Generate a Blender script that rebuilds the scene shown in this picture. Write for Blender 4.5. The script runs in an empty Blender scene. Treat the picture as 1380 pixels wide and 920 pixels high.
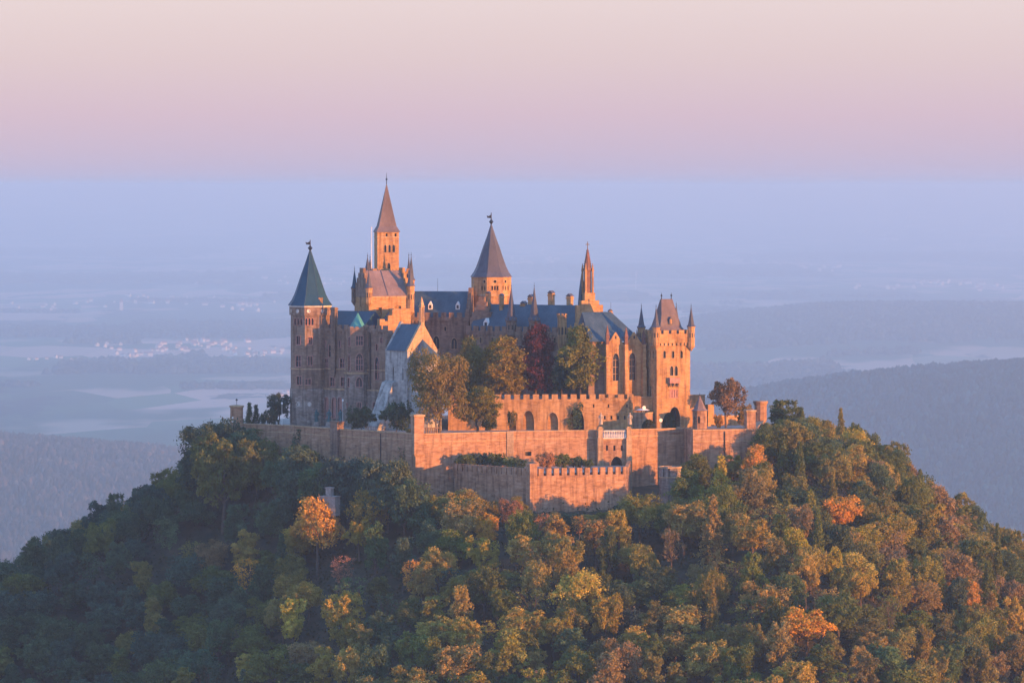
import bpy, math, random
import numpy as np
from mathutils import Vector
from mathutils.geometry import tessellate_polygon

R = math.radians
SC = bpy.context.scene
COL = SC.collection
CZ, HOR, FP, CD = 65.0, 250.0, 6000.0, 1200.0     # eye height, horizon row, focal length in photo pixels, metres to the castle

# ------------------------------------------------------------------ camera, sky, sun, exposure
cam = bpy.data.cameras.new('camera')
cam.sensor_width = 36.0
cam.lens = 36.0 * FP / 1380.0
cam.shift_y = -(460.0 - HOR) / 1380.0
cam.clip_start, cam.clip_end = 5.0, 400000.0
cam_o = bpy.data.objects.new('camera', cam)
COL.objects.link(cam_o)
cam_o.location = (0, -CD, CZ)
cam_o.rotation_euler = (R(90), 0, 0)
SC.camera = cam_o

SUN_AZ, SUN_EL = 57.0, 3.7          # degrees to the right of straight behind the camera, height
SUN_STRENGTH, SUN_COLOR = 5.0, (1.0, 0.39, 0.075)
HAZE_DENSITY, HAZE_COLOR, HAZE_G = 6.7e-5, (0.79, 0.91, 1.0), 0.5
EXPOSURE = 1.08

world = bpy.data.worlds.new('World')
SC.world = world
world.use_nodes = True
nt = world.node_tree
nt.nodes.clear()
w_out = nt.nodes.new('ShaderNodeOutputWorld')
w_bg = nt.nodes.new('ShaderNodeBackground')
w_sky = nt.nodes.new('ShaderNodeTexSky')
w_sky.sky_type = 'NISHITA'
w_sky.sun_disc = False
w_sky.sun_elevation = R(SUN_EL)
w_sky.sun_rotation = R(180.0 - SUN_AZ)
w_sky.altitude = 900
w_tc = nt.nodes.new('ShaderNodeTexCoord')
w_sep = nt.nodes.new('ShaderNodeSeparateXYZ')
w_ramp = nt.nodes.new('ShaderNodeValToRGB')
w_mr = nt.nodes.new('ShaderNodeMapRange')
w_mr.inputs['From Min'].default_value = -0.02
w_mr.inputs['From Max'].default_value = 1.0
SKY = [(0.00, (0.50, 0.42, 0.58)), (0.0196, (0.47, 0.46, 0.68)), (0.025, (0.56, 0.475, 0.655)), (0.035, (0.645, 0.495, 0.625)), (0.048, (0.72, 0.57, 0.625)),
       (0.062, (0.79, 0.645, 0.68)), (0.12, (0.64, 0.72, 0.95)), (0.28, (0.47, 0.82, 1.50)), (1.0, (0.30, 0.68, 1.42))]
el = w_ramp.color_ramp.elements
el[0].position, el[0].color = SKY[0][0], (*SKY[0][1], 1)
el[1].position, el[1].color = SKY[-1][0], (*SKY[-1][1], 1)
for p, c in SKY[1:-1]:
    e = el.new(p)
    e.color = (*c, 1)
w_mul = nt.nodes.new('ShaderNodeVectorMath')
w_mul.operation = 'SCALE'
w_mul.inputs['Scale'].default_value = 5.1
w_mix = nt.nodes.new('ShaderNodeMix')
w_mix.data_type = 'RGBA'
w_mix.inputs['Factor'].default_value = 0.88
nt.links.new(w_tc.outputs['Generated'], w_sep.inputs[0])
nt.links.new(w_sep.outputs['Z'], w_mr.inputs['Value'])
nt.links.new(w_mr.outputs['Result'], w_ramp.inputs['Fac'])
nt.links.new(w_ramp.outputs['Color'], w_mul.inputs[0])
nt.links.new(w_sky.outputs['Color'], w_mix.inputs[6])
nt.links.new(w_mul.outputs['Vector'], w_mix.inputs[7])
nt.links.new(w_mix.outputs[2], w_bg.inputs['Color'])
w_bg.inputs['Strength'].default_value = 0.1
nt.links.new(w_bg.outputs[0], w_out.inputs['Surface'])

sun = bpy.data.lights.new('sun', 'SUN')
sun.energy, sun.angle, sun.color = SUN_STRENGTH, R(0.5), SUN_COLOR
sun_o = bpy.data.objects.new('sun', sun)
COL.objects.link(sun_o)
S = Vector((math.sin(R(SUN_AZ)) * math.cos(R(SUN_EL)), -math.cos(R(SUN_AZ)) * math.cos(R(SUN_EL)), math.sin(R(SUN_EL))))
sun_o.rotation_euler = S.to_track_quat('Z', 'Y').to_euler()
sun_o.location = (200, -200, 200)

SC.view_settings.view_transform = 'Standard'
SC.view_settings.look = 'None'
SC.view_settings.exposure = EXPOSURE
SC.view_settings.gamma = 1
SC.view_settings.use_curve_mapping = False
SC.render.engine = 'CYCLES'
SC.cycles.use_denoising = True
SC.cycles.denoising_input_passes = 'RGB_ALBEDO_NORMAL'
SC.cycles.denoising_prefilter = 'ACCURATE'
SC.cycles.max_bounces = 8
SC.cycles.diffuse_bounces = 2
SC.cycles.transmission_bounces = 3
SC.cycles.volume_bounces = 4
SC.cycles.sample_clamp_indirect = 4.0

# ------------------------------------------------------------------ small helpers
def WX(px, Y): return (px - 690.0) * (CD + Y) / FP
def WZ(py, Y): return CZ - (py - HOR) * (CD + Y) / FP
def PX(x, Y): return 690.0 + FP * x / (CD + Y)
def PY(z, Y): return HOR + FP * (CZ - z) / (CD + Y)

def tag(o, label=None, cat=None, group=None, kind=None):
    if label: o['label'] = label
    if cat: o['category'] = cat
    if group: o['group'] = group
    if kind: o['kind'] = kind
    return o

def empty(name, loc=(0, 0, 0), rz=0.0):
    o = bpy.data.objects.new(name, None)
    o.empty_display_size = 0.5
    o.location = loc
    o.rotation_euler = (0, 0, rz)
    COL.objects.link(o)
    return o

def link(name, me, parent=None):
    o = bpy.data.objects.new(name, me)
    if parent is not None: o.parent = parent
    COL.objects.link(o)
    return o

class MB:
    """collects faces; build() links them as one mesh object"""
    def __init__(s): s.v, s.f = [], []
    def quad(s, *p):
        i = len(s.v); s.v += [tuple(q) for q in p]; s.f.append(tuple(range(i, i + len(p))))
    def add(s, vs, fs):
        i = len(s.v); s.v += [tuple(q) for q in vs]; s.f += [tuple(i + k for k in f) for f in fs]
    def prism(s, poly, z0, z1, top=True, bottom=True, scale_top=1.0):
        n = len(poly)
        cx = sum(p[0] for p in poly) / n; cy = sum(p[1] for p in poly) / n
        a = [(p[0], p[1], z0) for p in poly]
        b = [(cx + (p[0] - cx) * scale_top, cy + (p[1] - cy) * scale_top, z1) for p in poly]
        fs = [(i, (i + 1) % n, n + (i + 1) % n, n + i) for i in range(n)]
        if top: fs.append(tuple(range(n, 2 * n)))
        if bottom: fs.append(tuple(range(n - 1, -1, -1)))
        s.add(a + b, fs)
    def box(s, x0, x1, y0, y1, z0, z1):
        s.prism([(x0, y0), (x1, y0), (x1, y1), (x0, y1)], z0, z1)
    def lathe(s, cx, cy, prof, n, rot=0.0, cap=True):
        """profile of (radius, z) from bottom to top"""
        vs, fs = [], []
        for r, z in prof:
            for k in range(n):
                a = rot + 2 * math.pi * k / n
                vs.append((cx + r * math.cos(a), cy + r * math.sin(a), z))
        for j in range(len(prof) - 1):
            for k in range(n):
                fs.append((j * n + k, j * n + (k + 1) % n, (j + 1) * n + (k + 1) % n, (j + 1) * n + k))
        if cap:
            fs.append(tuple(range(n - 1, -1, -1)))
            fs.append(tuple((len(prof) - 1) * n + k for k in range(n)))
        s.add(vs, fs)
    def tube(s, pts, rads, n=6):
        vs, fs = [], []
        pts = [Vector(p) for p in pts]
        for j, p in enumerate(pts):
            d = (pts[min(j + 1, len(pts) - 1)] - pts[max(j - 1, 0)]).normalized()
            u = d.cross(Vector((0.3, 1, 0.1))).normalized()
            w = d.cross(u)
            for k in range(n):
                a = 2 * math.pi * k / n
                vs.append(tuple(p + (u * math.cos(a) + w * math.sin(a)) * rads[j]))
        for j in range(len(pts) - 1):
            for k in range(n):
                fs.append((j * n + k, j * n + (k + 1) % n, (j + 1) * n + (k + 1) % n, (j + 1) * n + k))
        fs.append(tuple(range(n - 1, -1, -1))); fs.append(tuple((len(pts) - 1) * n + k for k in range(n)))
        s.add(vs, fs)
    def extrude(s, prof, o, u, d, thick):
        """outline prof of (a, z) standing on origin o along unit u, pushed back by thick along d"""
        f = [(o[0] + u[0] * a, o[1] + u[1] * a, o[2] + z) for a, z in prof]
        b = [(p[0] + d[0] * thick, p[1] + d[1] * thick, p[2]) for p in f]
        n = len(prof)
        tri = tessellate_polygon([[Vector((a, z, 0)) for a, z in prof]])
        fs = [tuple(t) for t in tri] + [tuple(n + k for k in reversed(t)) for t in tri]
        fs += [(i, n + i, n + (i + 1) % n, (i + 1) % n) for i in range(n)]
        s.add(f + b, fs)
    def mesh(s, name, mat):
        import bmesh
        me = bpy.data.meshes.new(name)
        me.from_pydata(s.v, [], s.f)
        bm = bmesh.new(); bm.from_mesh(me)
        bmesh.ops.remove_doubles(bm, verts=bm.verts, dist=0.0005)
        bmesh.ops.recalc_face_normals(bm, faces=bm.faces)
        bm.to_mesh(me); bm.free()
        if mat: me.materials.append(mat)
        return me
    def build(s, name, mat, parent=None):
        return link(name, s.mesh(name, mat), parent)

def np_mesh(name, V, F, mat=None, tint=None, smooth=False):
    me = bpy.data.meshes.new(name)
    V = np.asarray(V, np.float32); F = np.asarray(F, np.int32)
    k = F.shape[1]
    me.vertices.add(len(V)); me.vertices.foreach_set('co', V.ravel())
    me.loops.add(F.size); me.loops.foreach_set('vertex_index', F.ravel())
    me.polygons.add(len(F))
    me.polygons.foreach_set('loop_start', np.arange(0, F.size, k, dtype=np.int32))
    me.polygons.foreach_set('loop_total', np.full(len(F), k, np.int32))
    if tint is not None:
        a = me.attributes.new('tint', 'FLOAT', 'POINT')
        a.data.foreach_set('value', np.asarray(tint, np.float32))
    me.update(calc_edges=True)
    if smooth: me.polygons.foreach_set('use_smooth', np.ones(len(F), bool))
    if mat: me.materials.append(mat)
    return me

# ------------------------------------------------------------------ materials
def new_mat(name):
    m = bpy.data.materials.new(name)
    m.use_nodes = True
    t = m.node_tree
    b = t.nodes['Principled BSDF']
    return m, t, b

def nd(t, typ, **kw):
    n = t.nodes.new(typ)
    for k, v in kw.items():
        if hasattr(n, k) and not k[0].isupper(): setattr(n, k, v)
        else: n.inputs[k].default_value = v
    return n

def mixc(t, fac, a, b, blend='MIX'):
    m = t.nodes.new('ShaderNodeMix'); m.data_type = 'RGBA'; m.blend_type = blend
    for sock, val in ((m.inputs['Factor'], fac), (m.inputs[6], a), (m.inputs[7], b)):
        if hasattr(val, 'links') or hasattr(val, 'is_output'): t.links.new(val, sock)
        elif isinstance(val, tuple): sock.default_value = (*val, 1)
        else: sock.default_value = val
    return m.outputs[2]

def coords(t, scale):
    tc = t.nodes.new('ShaderNodeTexCoord'); mp = t.nodes.new('ShaderNodeMapping')
    mp.inputs['Scale'].default_value = scale
    t.links.new(tc.outputs['Object'], mp.inputs['Vector'])
    return mp.outputs[0]

def ramp(t, src, stops):
    r = t.nodes.new('ShaderNodeValToRGB')
    e = r.color_ramp.elements
    e[0].position, e[0].color = stops[0][0], (*stops[0][1], 1)
    e[1].position, e[1].color = stops[-1][0], (*stops[-1][1], 1)
    for p, c in stops[1:-1]:
        q = e.new(p); q.color = (*c, 1)
    t.links.new(src, r.inputs['Fac'])
    return r.outputs['Color']

def stone(name, base, dark, light, block=(1.1, 1.1, 2.4), patch=0.12, rough=0.9):
    m, t, b = new_mat(name)
    v = t.nodes.new('ShaderNodeTexVoronoi'); v.inputs['Scale'].default_value = 1.0
    t.links.new(coords(t, block), v.inputs['Vector'])
    sep = t.nodes.new('ShaderNodeSeparateColor'); t.links.new(v.outputs['Color'], sep.inputs[0])
    blocks = ramp(t, sep.outputs[0], [(0.0, dark), (0.45, base), (1.0, light)])
    n = nd(t, 'ShaderNodeTexNoise', Scale=patch, Detail=5.0, Roughness=0.62)
    t.links.new(coords(t, (1, 1, 1.6)), n.inputs['Vector'])
    patchc = ramp(t, n.outputs['Fac'], [(0.3, dark), (0.5, base), (0.7, light)])
    c = mixc(t, 0.58, blocks, patchc)
    n2 = nd(t, 'ShaderNodeTexNoise', Scale=1.0, Detail=4.0, Roughness=0.6)
    t.links.new(coords(t, (0.9, 0.9, 0.10)), n2.inputs['Vector'])
    streak = ramp(t, n2.outputs['Fac'], [(0.36, (0.38, 0.36, 0.35)), (0.53, (1, 1, 1))])
    c = mixc(t, 0.7, c, streak, 'MULTIPLY')
    n3 = nd(t, 'ShaderNodeTexNoise', Scale=1.0, Detail=3.0, Roughness=0.7)
    t.links.new(coords(t, (0.5, 0.5, 2.3)), n3.inputs['Vector'])
    course = ramp(t, n3.outputs['Fac'], [(0.34, (0.62, 0.60, 0.58)), (0.5, (1, 1, 1)), (0.68, (1.15, 1.13, 1.1))])
    c = mixc(t, 0.5, c, course, 'MULTIPLY')
    t.links.new(c, b.inputs['Base Color'])
    b.inputs['Roughness'].default_value = rough
    b.inputs['Specular IOR Level'].default_value = 0.15
    bp = nd(t, 'ShaderNodeBump', Strength=0.5, Distance=0.12)
    t.links.new(sep.outputs[1], bp.inputs['Height'])
    t.links.new(bp.outputs[0], b.inputs['Normal'])
    return m

def slate(name, base, dark, light, rough=0.55, courses=3.0):
    m, t, b = new_mat(name)
    v = t.nodes.new('ShaderNodeTexVoronoi')
    t.links.new(coords(t, (1.6, 1.6, courses)), v.inputs['Vector'])
    sep = t.nodes.new('ShaderNodeSeparateColor'); t.links.new(v.outputs['Color'], sep.inputs[0])
    c1 = ramp(t, sep.outputs[0], [(0.0, dark), (0.5, base), (1.0, light)])
    n = nd(t, 'ShaderNodeTexNoise', Scale=0.35, Detail=5.0, Roughness=0.65)
    t.links.new(coords(t, (1, 1, 0.5)), n.inputs['Vector'])
    c2 = ramp(t, n.outputs['Fac'], [(0.32, dark), (0.52, base), (0.7, light)])
    t.links.new(mixc(t, 0.55, c1, c2), b.inputs['Base Color'])
    b.inputs['Roughness'].default_value = rough
    b.inputs['Specular IOR Level'].default_value = 0.2
    bp = nd(t, 'ShaderNodeBump', Strength=0.4, Distance=0.06)
    t.links.new(sep.outputs[1], bp.inputs['Height']); t.links.new(bp.outputs[0], b.inputs['Normal'])
    return m

def plain(name, col, rough=0.7, metal=0.0, var=0.25, scale=1.5):
    m, t, b = new_mat(name)
    n = nd(t, 'ShaderNodeTexNoise', Scale=scale, Detail=4.0)
    t.links.new(coords(t, (1, 1, 1)), n.inputs['Vector'])
    c = ramp(t, n.outputs['Fac'], [(0.3, tuple(x * (1 - var) for x in col)), (0.7, tuple(min(1, x * (1 + var)) for x in col))])
    t.links.new(c, b.inputs['Base Color'])
    b.inputs['Roughness'].default_value = rough
    b.inputs['Metallic'].default_value = metal
    return m

M = {}
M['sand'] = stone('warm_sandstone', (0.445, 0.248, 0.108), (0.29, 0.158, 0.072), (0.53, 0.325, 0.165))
M['brown'] = stone('shade_brown_sandstone', (0.24, 0.155, 0.11), (0.15, 0.10, 0.078), (0.32, 0.235, 0.18))  # brown stone, darkened further to deepen walls that stand in shade
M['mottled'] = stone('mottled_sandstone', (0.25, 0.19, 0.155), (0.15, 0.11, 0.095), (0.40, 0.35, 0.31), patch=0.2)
M['rampart'] = stone('rampart_stone', (0.38, 0.215, 0.125), (0.21, 0.118, 0.075), (0.50, 0.335, 0.23), block=(0.8, 0.8, 2.2), patch=0.16)
M['chapel'] = stone('pale_rubble_stone', (0.38, 0.36, 0.335), (0.20, 0.195, 0.19), (0.50, 0.475, 0.44), block=(1.0, 1.0, 1.4), patch=0.3)
M['trim'] = stone('dressed_stone', (0.46, 0.31, 0.18), (0.34, 0.22, 0.13), (0.54, 0.40, 0.26))
M['redtrim'] = plain('red_window_stone', (0.40, 0.20, 0.17), 0.85)
M['darkstone'] = plain('dark_spire_stone', (0.17, 0.085, 0.065), 0.9)
M['palestone'] = plain('pale_balustrade_stone', (0.62, 0.56, 0.50), 0.8)
M['slate'] = slate('blue_slate', (0.042, 0.082, 0.118), (0.022, 0.046, 0.072), (0.085, 0.13, 0.17))
M['tealslate'] = slate('teal_slate', (0.014, 0.060, 0.105), (0.007, 0.036, 0.07), (0.03, 0.09, 0.135))
M['brownslate'] = slate('brown_tile', (0.20, 0.145, 0.135), (0.11, 0.08, 0.08), (0.30, 0.22, 0.20), 0.7)
M['violetslate'] = slate('violet_slate', (0.080, 0.084, 0.110), (0.045, 0.050, 0.070), (0.13, 0.125, 0.145), 0.55)
M['mauveslate'] = slate('mauve_slate', (0.145, 0.112, 0.112), (0.085, 0.068, 0.072), (0.21, 0.165, 0.16), 0.65)
M['copper'] = slate('green_copper', (0.06, 0.26, 0.25), (0.04, 0.18, 0.18), (0.10, 0.34, 0.31), 0.5)
M['bronze'] = plain('green_bronze', (0.035, 0.12, 0.13), 0.5, 0.3)
M['iron'] = plain('dark_iron', (0.03, 0.03, 0.035), 0.5, 0.6)
M['glass'] = plain('window_glass', (0.022, 0.026, 0.034), 0.12)
M['white'] = plain('white_paint', (0.75, 0.73, 0.70), 0.6, var=0.08)
M['dark'] = plain('dark_opening_fill', (0.03, 0.025, 0.022), 0.8)  # near-black fill stands in for the darkness inside openings, slits and niches
M['concrete'] = plain('weathered_concrete', (0.24, 0.225, 0.21), 0.9)
M['statue'] = plain('carved_sandstone', (0.42, 0.33, 0.25), 0.9)
M['bark'] = plain('bark', (0.10, 0.075, 0.055), 0.95, var=0.4, scale=3.0)
M['palebark'] = plain('pale_dead_wood', (0.34, 0.25, 0.21), 0.9)
M['gravel'] = plain('terrace_gravel', (0.30, 0.25, 0.21), 0.95, var=0.3, scale=0.4)
M['housewall'] = plain('house_plaster', (0.74, 0.66, 0.58), 0.8, var=0.1, scale=0.05)
M['houseroof'] = plain('house_tiles', (0.26, 0.12, 0.085), 0.8)

def leaf_mat(name, transl=0.3):
    m, t, b = new_mat(name)
    t.nodes.remove(b)
    out = [n for n in t.nodes if n.type == 'OUTPUT_MATERIAL'][0]
    oi = t.nodes.new('ShaderNodeObjectInfo')
    at = t.nodes.new('ShaderNodeAttribute'); at.attribute_name = 'tint'
    v = t.nodes.new('ShaderNodeVectorMath'); v.operation = 'SCALE'
    t.links.new(oi.outputs['Color'], v.inputs[0]); t.links.new(at.outputs['Fac'], v.inputs['Scale'])
    hs = t.nodes.new('ShaderNodeHueSaturation')
    mr = nd(t, 'ShaderNodeMapRange'); mr.inputs['From Min'].default_value = 0.6; mr.inputs['From Max'].default_value = 1.5
    mr.inputs['To Min'].default_value = 0.515; mr.inputs['To Max'].default_value = 0.49
    t.links.new(at.outputs['Fac'], mr.inputs['Value']); t.links.new(mr.outputs[0], hs.inputs['Hue'])
    t.links.new(v.outputs[0], hs.inputs['Color'])
    d = t.nodes.new('ShaderNodeBsdfDiffuse'); tr = t.nodes.new('ShaderNodeBsdfTranslucent')
    mx = t.nodes.new('ShaderNodeMixShader'); mx.inputs[0].default_value = transl
    t.links.new(hs.outputs[0], d.inputs['Color']); t.links.new(hs.outputs[0], tr.inputs['Color'])
    t.links.new(d.outputs[0], mx.inputs[1]); t.links.new(tr.outputs[0], mx.inputs[2])
    t.links.new(mx.outputs[0], out.inputs['Surface'])
    return m
M['leaf'] = leaf_mat('leaves')

# ------------------------------------------------------------------ terrain
def smooth(a, b, x):
    t = np.clip((x - a) / (b - a), 0, 1)
    return t * t * (3 - 2 * t)

def wob(x, y, L, seed=0.0):
    """smooth noise of wavelength L, about -1..1"""
    x = np.asarray(x, float) / L * 6.283; y = np.asarray(y, float) / L * 6.283
    return (np.sin(x + 1.7 * np.sin(y * 0.61 + seed) + seed) + np.sin(y * 0.93 + 1.3 * np.sin(x * 0.73 + 2.1 * seed) + 2 * seed)
            + 0.6 * np.sin(1.9 * x - 1.3 * y + 3 * seed) + 0.5 * np.sin(2.3 * y + 1.1 * x + seed * 5)) / 3.1

# outline of the fortress in plan (x, Y), walls and zwinger
OUT_PX = [(318, 18), (390, 8), (450, -8), (512, -21), (559, -32), (612, -31), (718, -53), (846, -43), (892, -34), (916, -30), (934, -14), (1016, -12),
          (1040, 38), (980, 72), (690, 90), (400, 70), (330, 45)]
OUT = np.array([(WX(p, y), y) for p, y in OUT_PX])

def dist_out(x, y):
    """distance outside the fortress outline, 0 inside"""
    x = np.asarray(x, float); y = np.asarray(y, float)
    d = np.full(x.shape, 1e9); ins = np.zeros(x.shape, bool)
    n = len(OUT)
    for i in range(n):
        ax, ay = OUT[i]; bx, by = OUT[(i + 1) % n]
        ex, ey = bx - ax, by - ay
        t = np.clip(((x - ax) * ex + (y - ay) * ey) / (ex * ex + ey * ey), 0, 1)
        d = np.minimum(d, np.hypot(x - ax - t * ex, y - ay - t * ey))
        with np.errstate(divide='ignore', invalid='ignore'):
            c = ((ay > y) != (by > y)) & (x < (bx - ax) * (y - ay) / (by - ay + 1e-12) + ax)
        ins ^= c
    return np.where(ins, 0.0, d)

def hill_z(x, y):
    x = np.asarray(x, float); y = np.asarray(y, float)
    d = dist_out(x, y)
    front = smooth(10, -40, y)
    right = smooth(40, 80, x)
    left = smooth(-40, -90, x)
    z = -11.0 - 9.0 * front * (1 - 0.75 * right)
    slope = 0.50 - 0.16 * right * smooth(60, 0, d) + 0.03 * left
    z = z - slope * d - 0.0002 * d * d * (d < 400) + 0.6 * wob(x, y, 40, 1.0) + 1.6 * wob(x, y, 95, 2.0) * smooth(0, 40, d)
    z = z + 7.0 * np.exp(-(d / 18.0) ** 2) * smooth(-12, -30, x) * smooth(6, -12, y)
    z = z - 6.0 * left * smooth(4, 26, d) + 5.0 * np.exp(-((x - 96) / 24.0) ** 2) * smooth(-60, -10, y)
    z = z + 12.0 * np.exp(-((x - 66) / 36.0) ** 2) * smooth(-28, -80, y) - 4.0 * smooth(-30, -90, x) * smooth(0, -50, y)
    z = np.where(d < 0.01, -13.0 - 6 * front, z)
    return np.maximum(z, -830.0)

VS = 1.9            # the valley lies this much deeper and farther than first measured
def valley_z(x, D):
    x = np.asarray(x, float) / VS; D = np.asarray(D, float) / VS
    z = -335 + 9 * wob(x, D, 5200, 0.7) + 4 * wob(x, D, 1900, 1.9)
    z = z + smooth(27000, 47000, D) * (372 + 5 * wob(x, D, 14000, 4.0) + 0.0004 * x) * (1 - 0.035 * smooth(30000, 45000, D) * (1 + wob(x, D, 6000, 2.2))) + 22 * smooth(15000, 26000, D) * (0.5 + 0.5 * wob(x, D, 9000, 3.3)) * (1 - smooth(30000, 45000, D))
    lf = 86 * np.exp(-((x + 1050) / 740) ** 2) * np.exp(-((D - 5600) / 750) ** 2)
    rt = 152 * np.clip(1 - np.exp(-np.maximum(x - 60, 0) / 260), 0, 1) * np.exp(-(np.abs(D - 6200) / 1050) ** 2)
    r2 = 66 * smooth(250, 900, x) * np.exp(-((D - 11600) / 1500) ** 2) * (1 + 0.12 * wob(x, D, 1500, 5.0))
    z = z + lf + np.nan_to_num(rt) + r2
    return CZ + VS * (z - CZ)

# castle hill: one sheet, fine near the castle
g = np.linspace(-1, 1, 231)
ax_ = np.sign(g) * (np.abs(g) * 160 + (np.abs(g) ** 4) * 1340)
gx, gy = np.meshgrid(ax_, ax_ + 5)
gz = hill_z(gx, gy)
V = np.stack([gx, gy, gz], -1).reshape(-1, 3)
n = len(ax_)
ii = (np.arange(n - 1)[:, None] * n + np.arange(n - 1)[None, :]).ravel()
F = np.stack([ii, ii + 1, ii + n + 1, ii + n], 1)

m, t, b = new_mat('woodland_floor')
nz = nd(t, 'ShaderNodeTexNoise', Scale=0.3, Detail=6.0)
t.links.new(coords(t, (1, 1, 1)), nz.inputs['Vector'])
t.links.new(ramp(t, nz.outputs['Fac'], [(0.3, (0.018, 0.024, 0.012)), (0.55, (0.05, 0.042, 0.022)), (0.75, (0.09, 0.06, 0.03))]), b.inputs['Base Color'])
b.inputs['Roughness'].default_value = 1.0
M['floor'] = m
tag(link('hill', np_mesh('hill', V, F, M['floor'], smooth=True)), kind='structure')

# valley: one sheet out to the horizon
m, t, b = new_mat('valley_fields')
vv = t.nodes.new('ShaderNodeTexVoronoi'); vv.inputs['Scale'].default_value = 1.0
t.links.new(coords(t, (0.0030, 0.0011, 0)), vv.inputs['Vector'])
sp = t.nodes.new('ShaderNodeSeparateColor'); t.links.new(vv.outputs['Color'], sp.inputs[0])
fields = ramp(t, sp.outputs[0], [(0.0, (0.05, 0.09, 0.04)), (0.3, (0.10, 0.15, 0.06)), (0.45, (0.32, 0.24, 0.15)), (0.7, (0.50, 0.30, 0.20)), (1.0, (0.62, 0.36, 0.25))])
nf = nd(t, 'ShaderNodeTexNoise', Scale=1.0, Detail=5.0, Roughness=0.6)
t.links.new(coords(t, (0.00034, 0.00013, 0)), nf.inputs['Vector'])
tone = ramp(t, nf.outputs['Fac'], [(0.44, (0, 0, 0)), (0.47, (1, 1, 1))])
nf2 = nd(t, 'ShaderNodeTexNoise', Scale=1.0, Detail=6.0, Roughness=0.65)
t.links.new(coords(t, (0.0008, 0.00026, 0)), nf2.inputs['Vector'])
wood = ramp(t, nf2.outputs['Fac'], [(0.56, (0, 0, 0)), (0.58, (1, 1, 1))])
c = mixc(t, tone, (0.055, 0.08, 0.036), fields)
c = mixc(t, wood, c, (0.022, 0.030, 0.018))
t.links.new(c, b.inputs['Base Color'])
b.inputs['Roughness'].default_value = 1.0
b.inputs['Specular IOR Level'].default_value = 0.0
cols = np.linspace(-3400, 4800, 420)
Ds = np.concatenate([np.linspace(150, 3000, 14), np.geomspace(3200, 135000, 380)])
cc, dd = np.meshgrid(cols, Ds)
vx = (cc - 690) * dd / FP
V = np.stack([vx, dd - CD, valley_z(vx, dd)], -1).reshape(-1, 3)
n = len(cols)
ii = (np.arange(len(Ds) - 1)[:, None] * n + np.arange(n - 1)[None, :]).ravel()
F = np.stack([ii, ii + 1, ii + n + 1, ii + n], 1)
tag(link('valley_terrain', np_mesh('valley_terrain', V, F, m, smooth=True)), kind='structure')

# ------------------------------------------------------------------ building kit
def opening(w, h, style):
    """outline (a, z) of a window or arch, bottom centre at the origin"""
    if style == 'rect':
        return [(-w / 2, 0), (w / 2, 0), (w / 2, h), (-w / 2, h)]
    if style == 'oculus':
        return [(w / 2 * math.cos(a), h / 2 + h / 2 * math.sin(a)) for a in [2 * math.pi * k / 10 for k in range(10)]]
    rise = w * (0.95 if style == 'lancet' else 0.5)
    rise = min(rise, h * 0.8)
    pts = [(-w / 2, 0), (w / 2, 0), (w / 2, h - rise)]
    N = 5
    for k in range(1, N):
        s = k / N
        if style == 'lancet': pts.append((w / 2 * (1 - s ** 1.7), h - rise + rise * math.sin(s * math.pi / 2) ** 0.95))
        else: pts.append((w / 2 * math.cos(s * math.pi / 2), h - rise + rise * math.sin(s * math.pi / 2)))
    pts.append((0, h))
    pts += [(-a, z) for a, z in reversed(pts[2:-1])]
    return pts

def ring(mb, prof, fx, grow, y_in, y_out):
    """raised surround along an opening outline: fx maps (a, y, z) to 3D"""
    ca = sum(p[0] for p in prof) / len(prof); cz = sum(p[1] for p in prof) / len(prof)
    n = len(prof)
    big = []
    for i in range(n):
        p0, p1, p2 = prof[i - 1], prof[i], prof[(i + 1) % n]
        e1 = Vector((p1[0] - p0[0], p1[1] - p0[1])).normalized(); e2 = Vector((p2[0] - p1[0], p2[1] - p1[1])).normalized()
        nn = Vector((e1[1] + e2[1], -e1[0] - e2[0])).normalized()
        k = grow / max(0.5, nn.dot(Vector((e1[1], -e1[0]))))
        big.append((p1[0] + nn[0] * k, p1[1] + nn[1] * k))
    for i in range(n):
        j = (i + 1) % n
        mb.quad(fx(*prof[i][:1], y_out, prof[i][1]), fx(prof[j][0], y_out, prof[j][1]), fx(big[j][0], y_out, big[j][1]), fx(big[i][0], y_out, big[i][1]))
        mb.quad(fx(big[i][0], y_out, big[i][1]), fx(big[j][0], y_out, big[j][1]), fx(big[j][0], 0.01, big[j][1]), fx(big[i][0], 0.01, big[i][1]))
        mb.quad(fx(prof[i][0], y_out, prof[i][1]), fx(prof[j][0], y_out, prof[j][1]), fx(prof[j][0], y_in, prof[j][1]), fx(prof[i][0], y_in, prof[i][1]))

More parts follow.
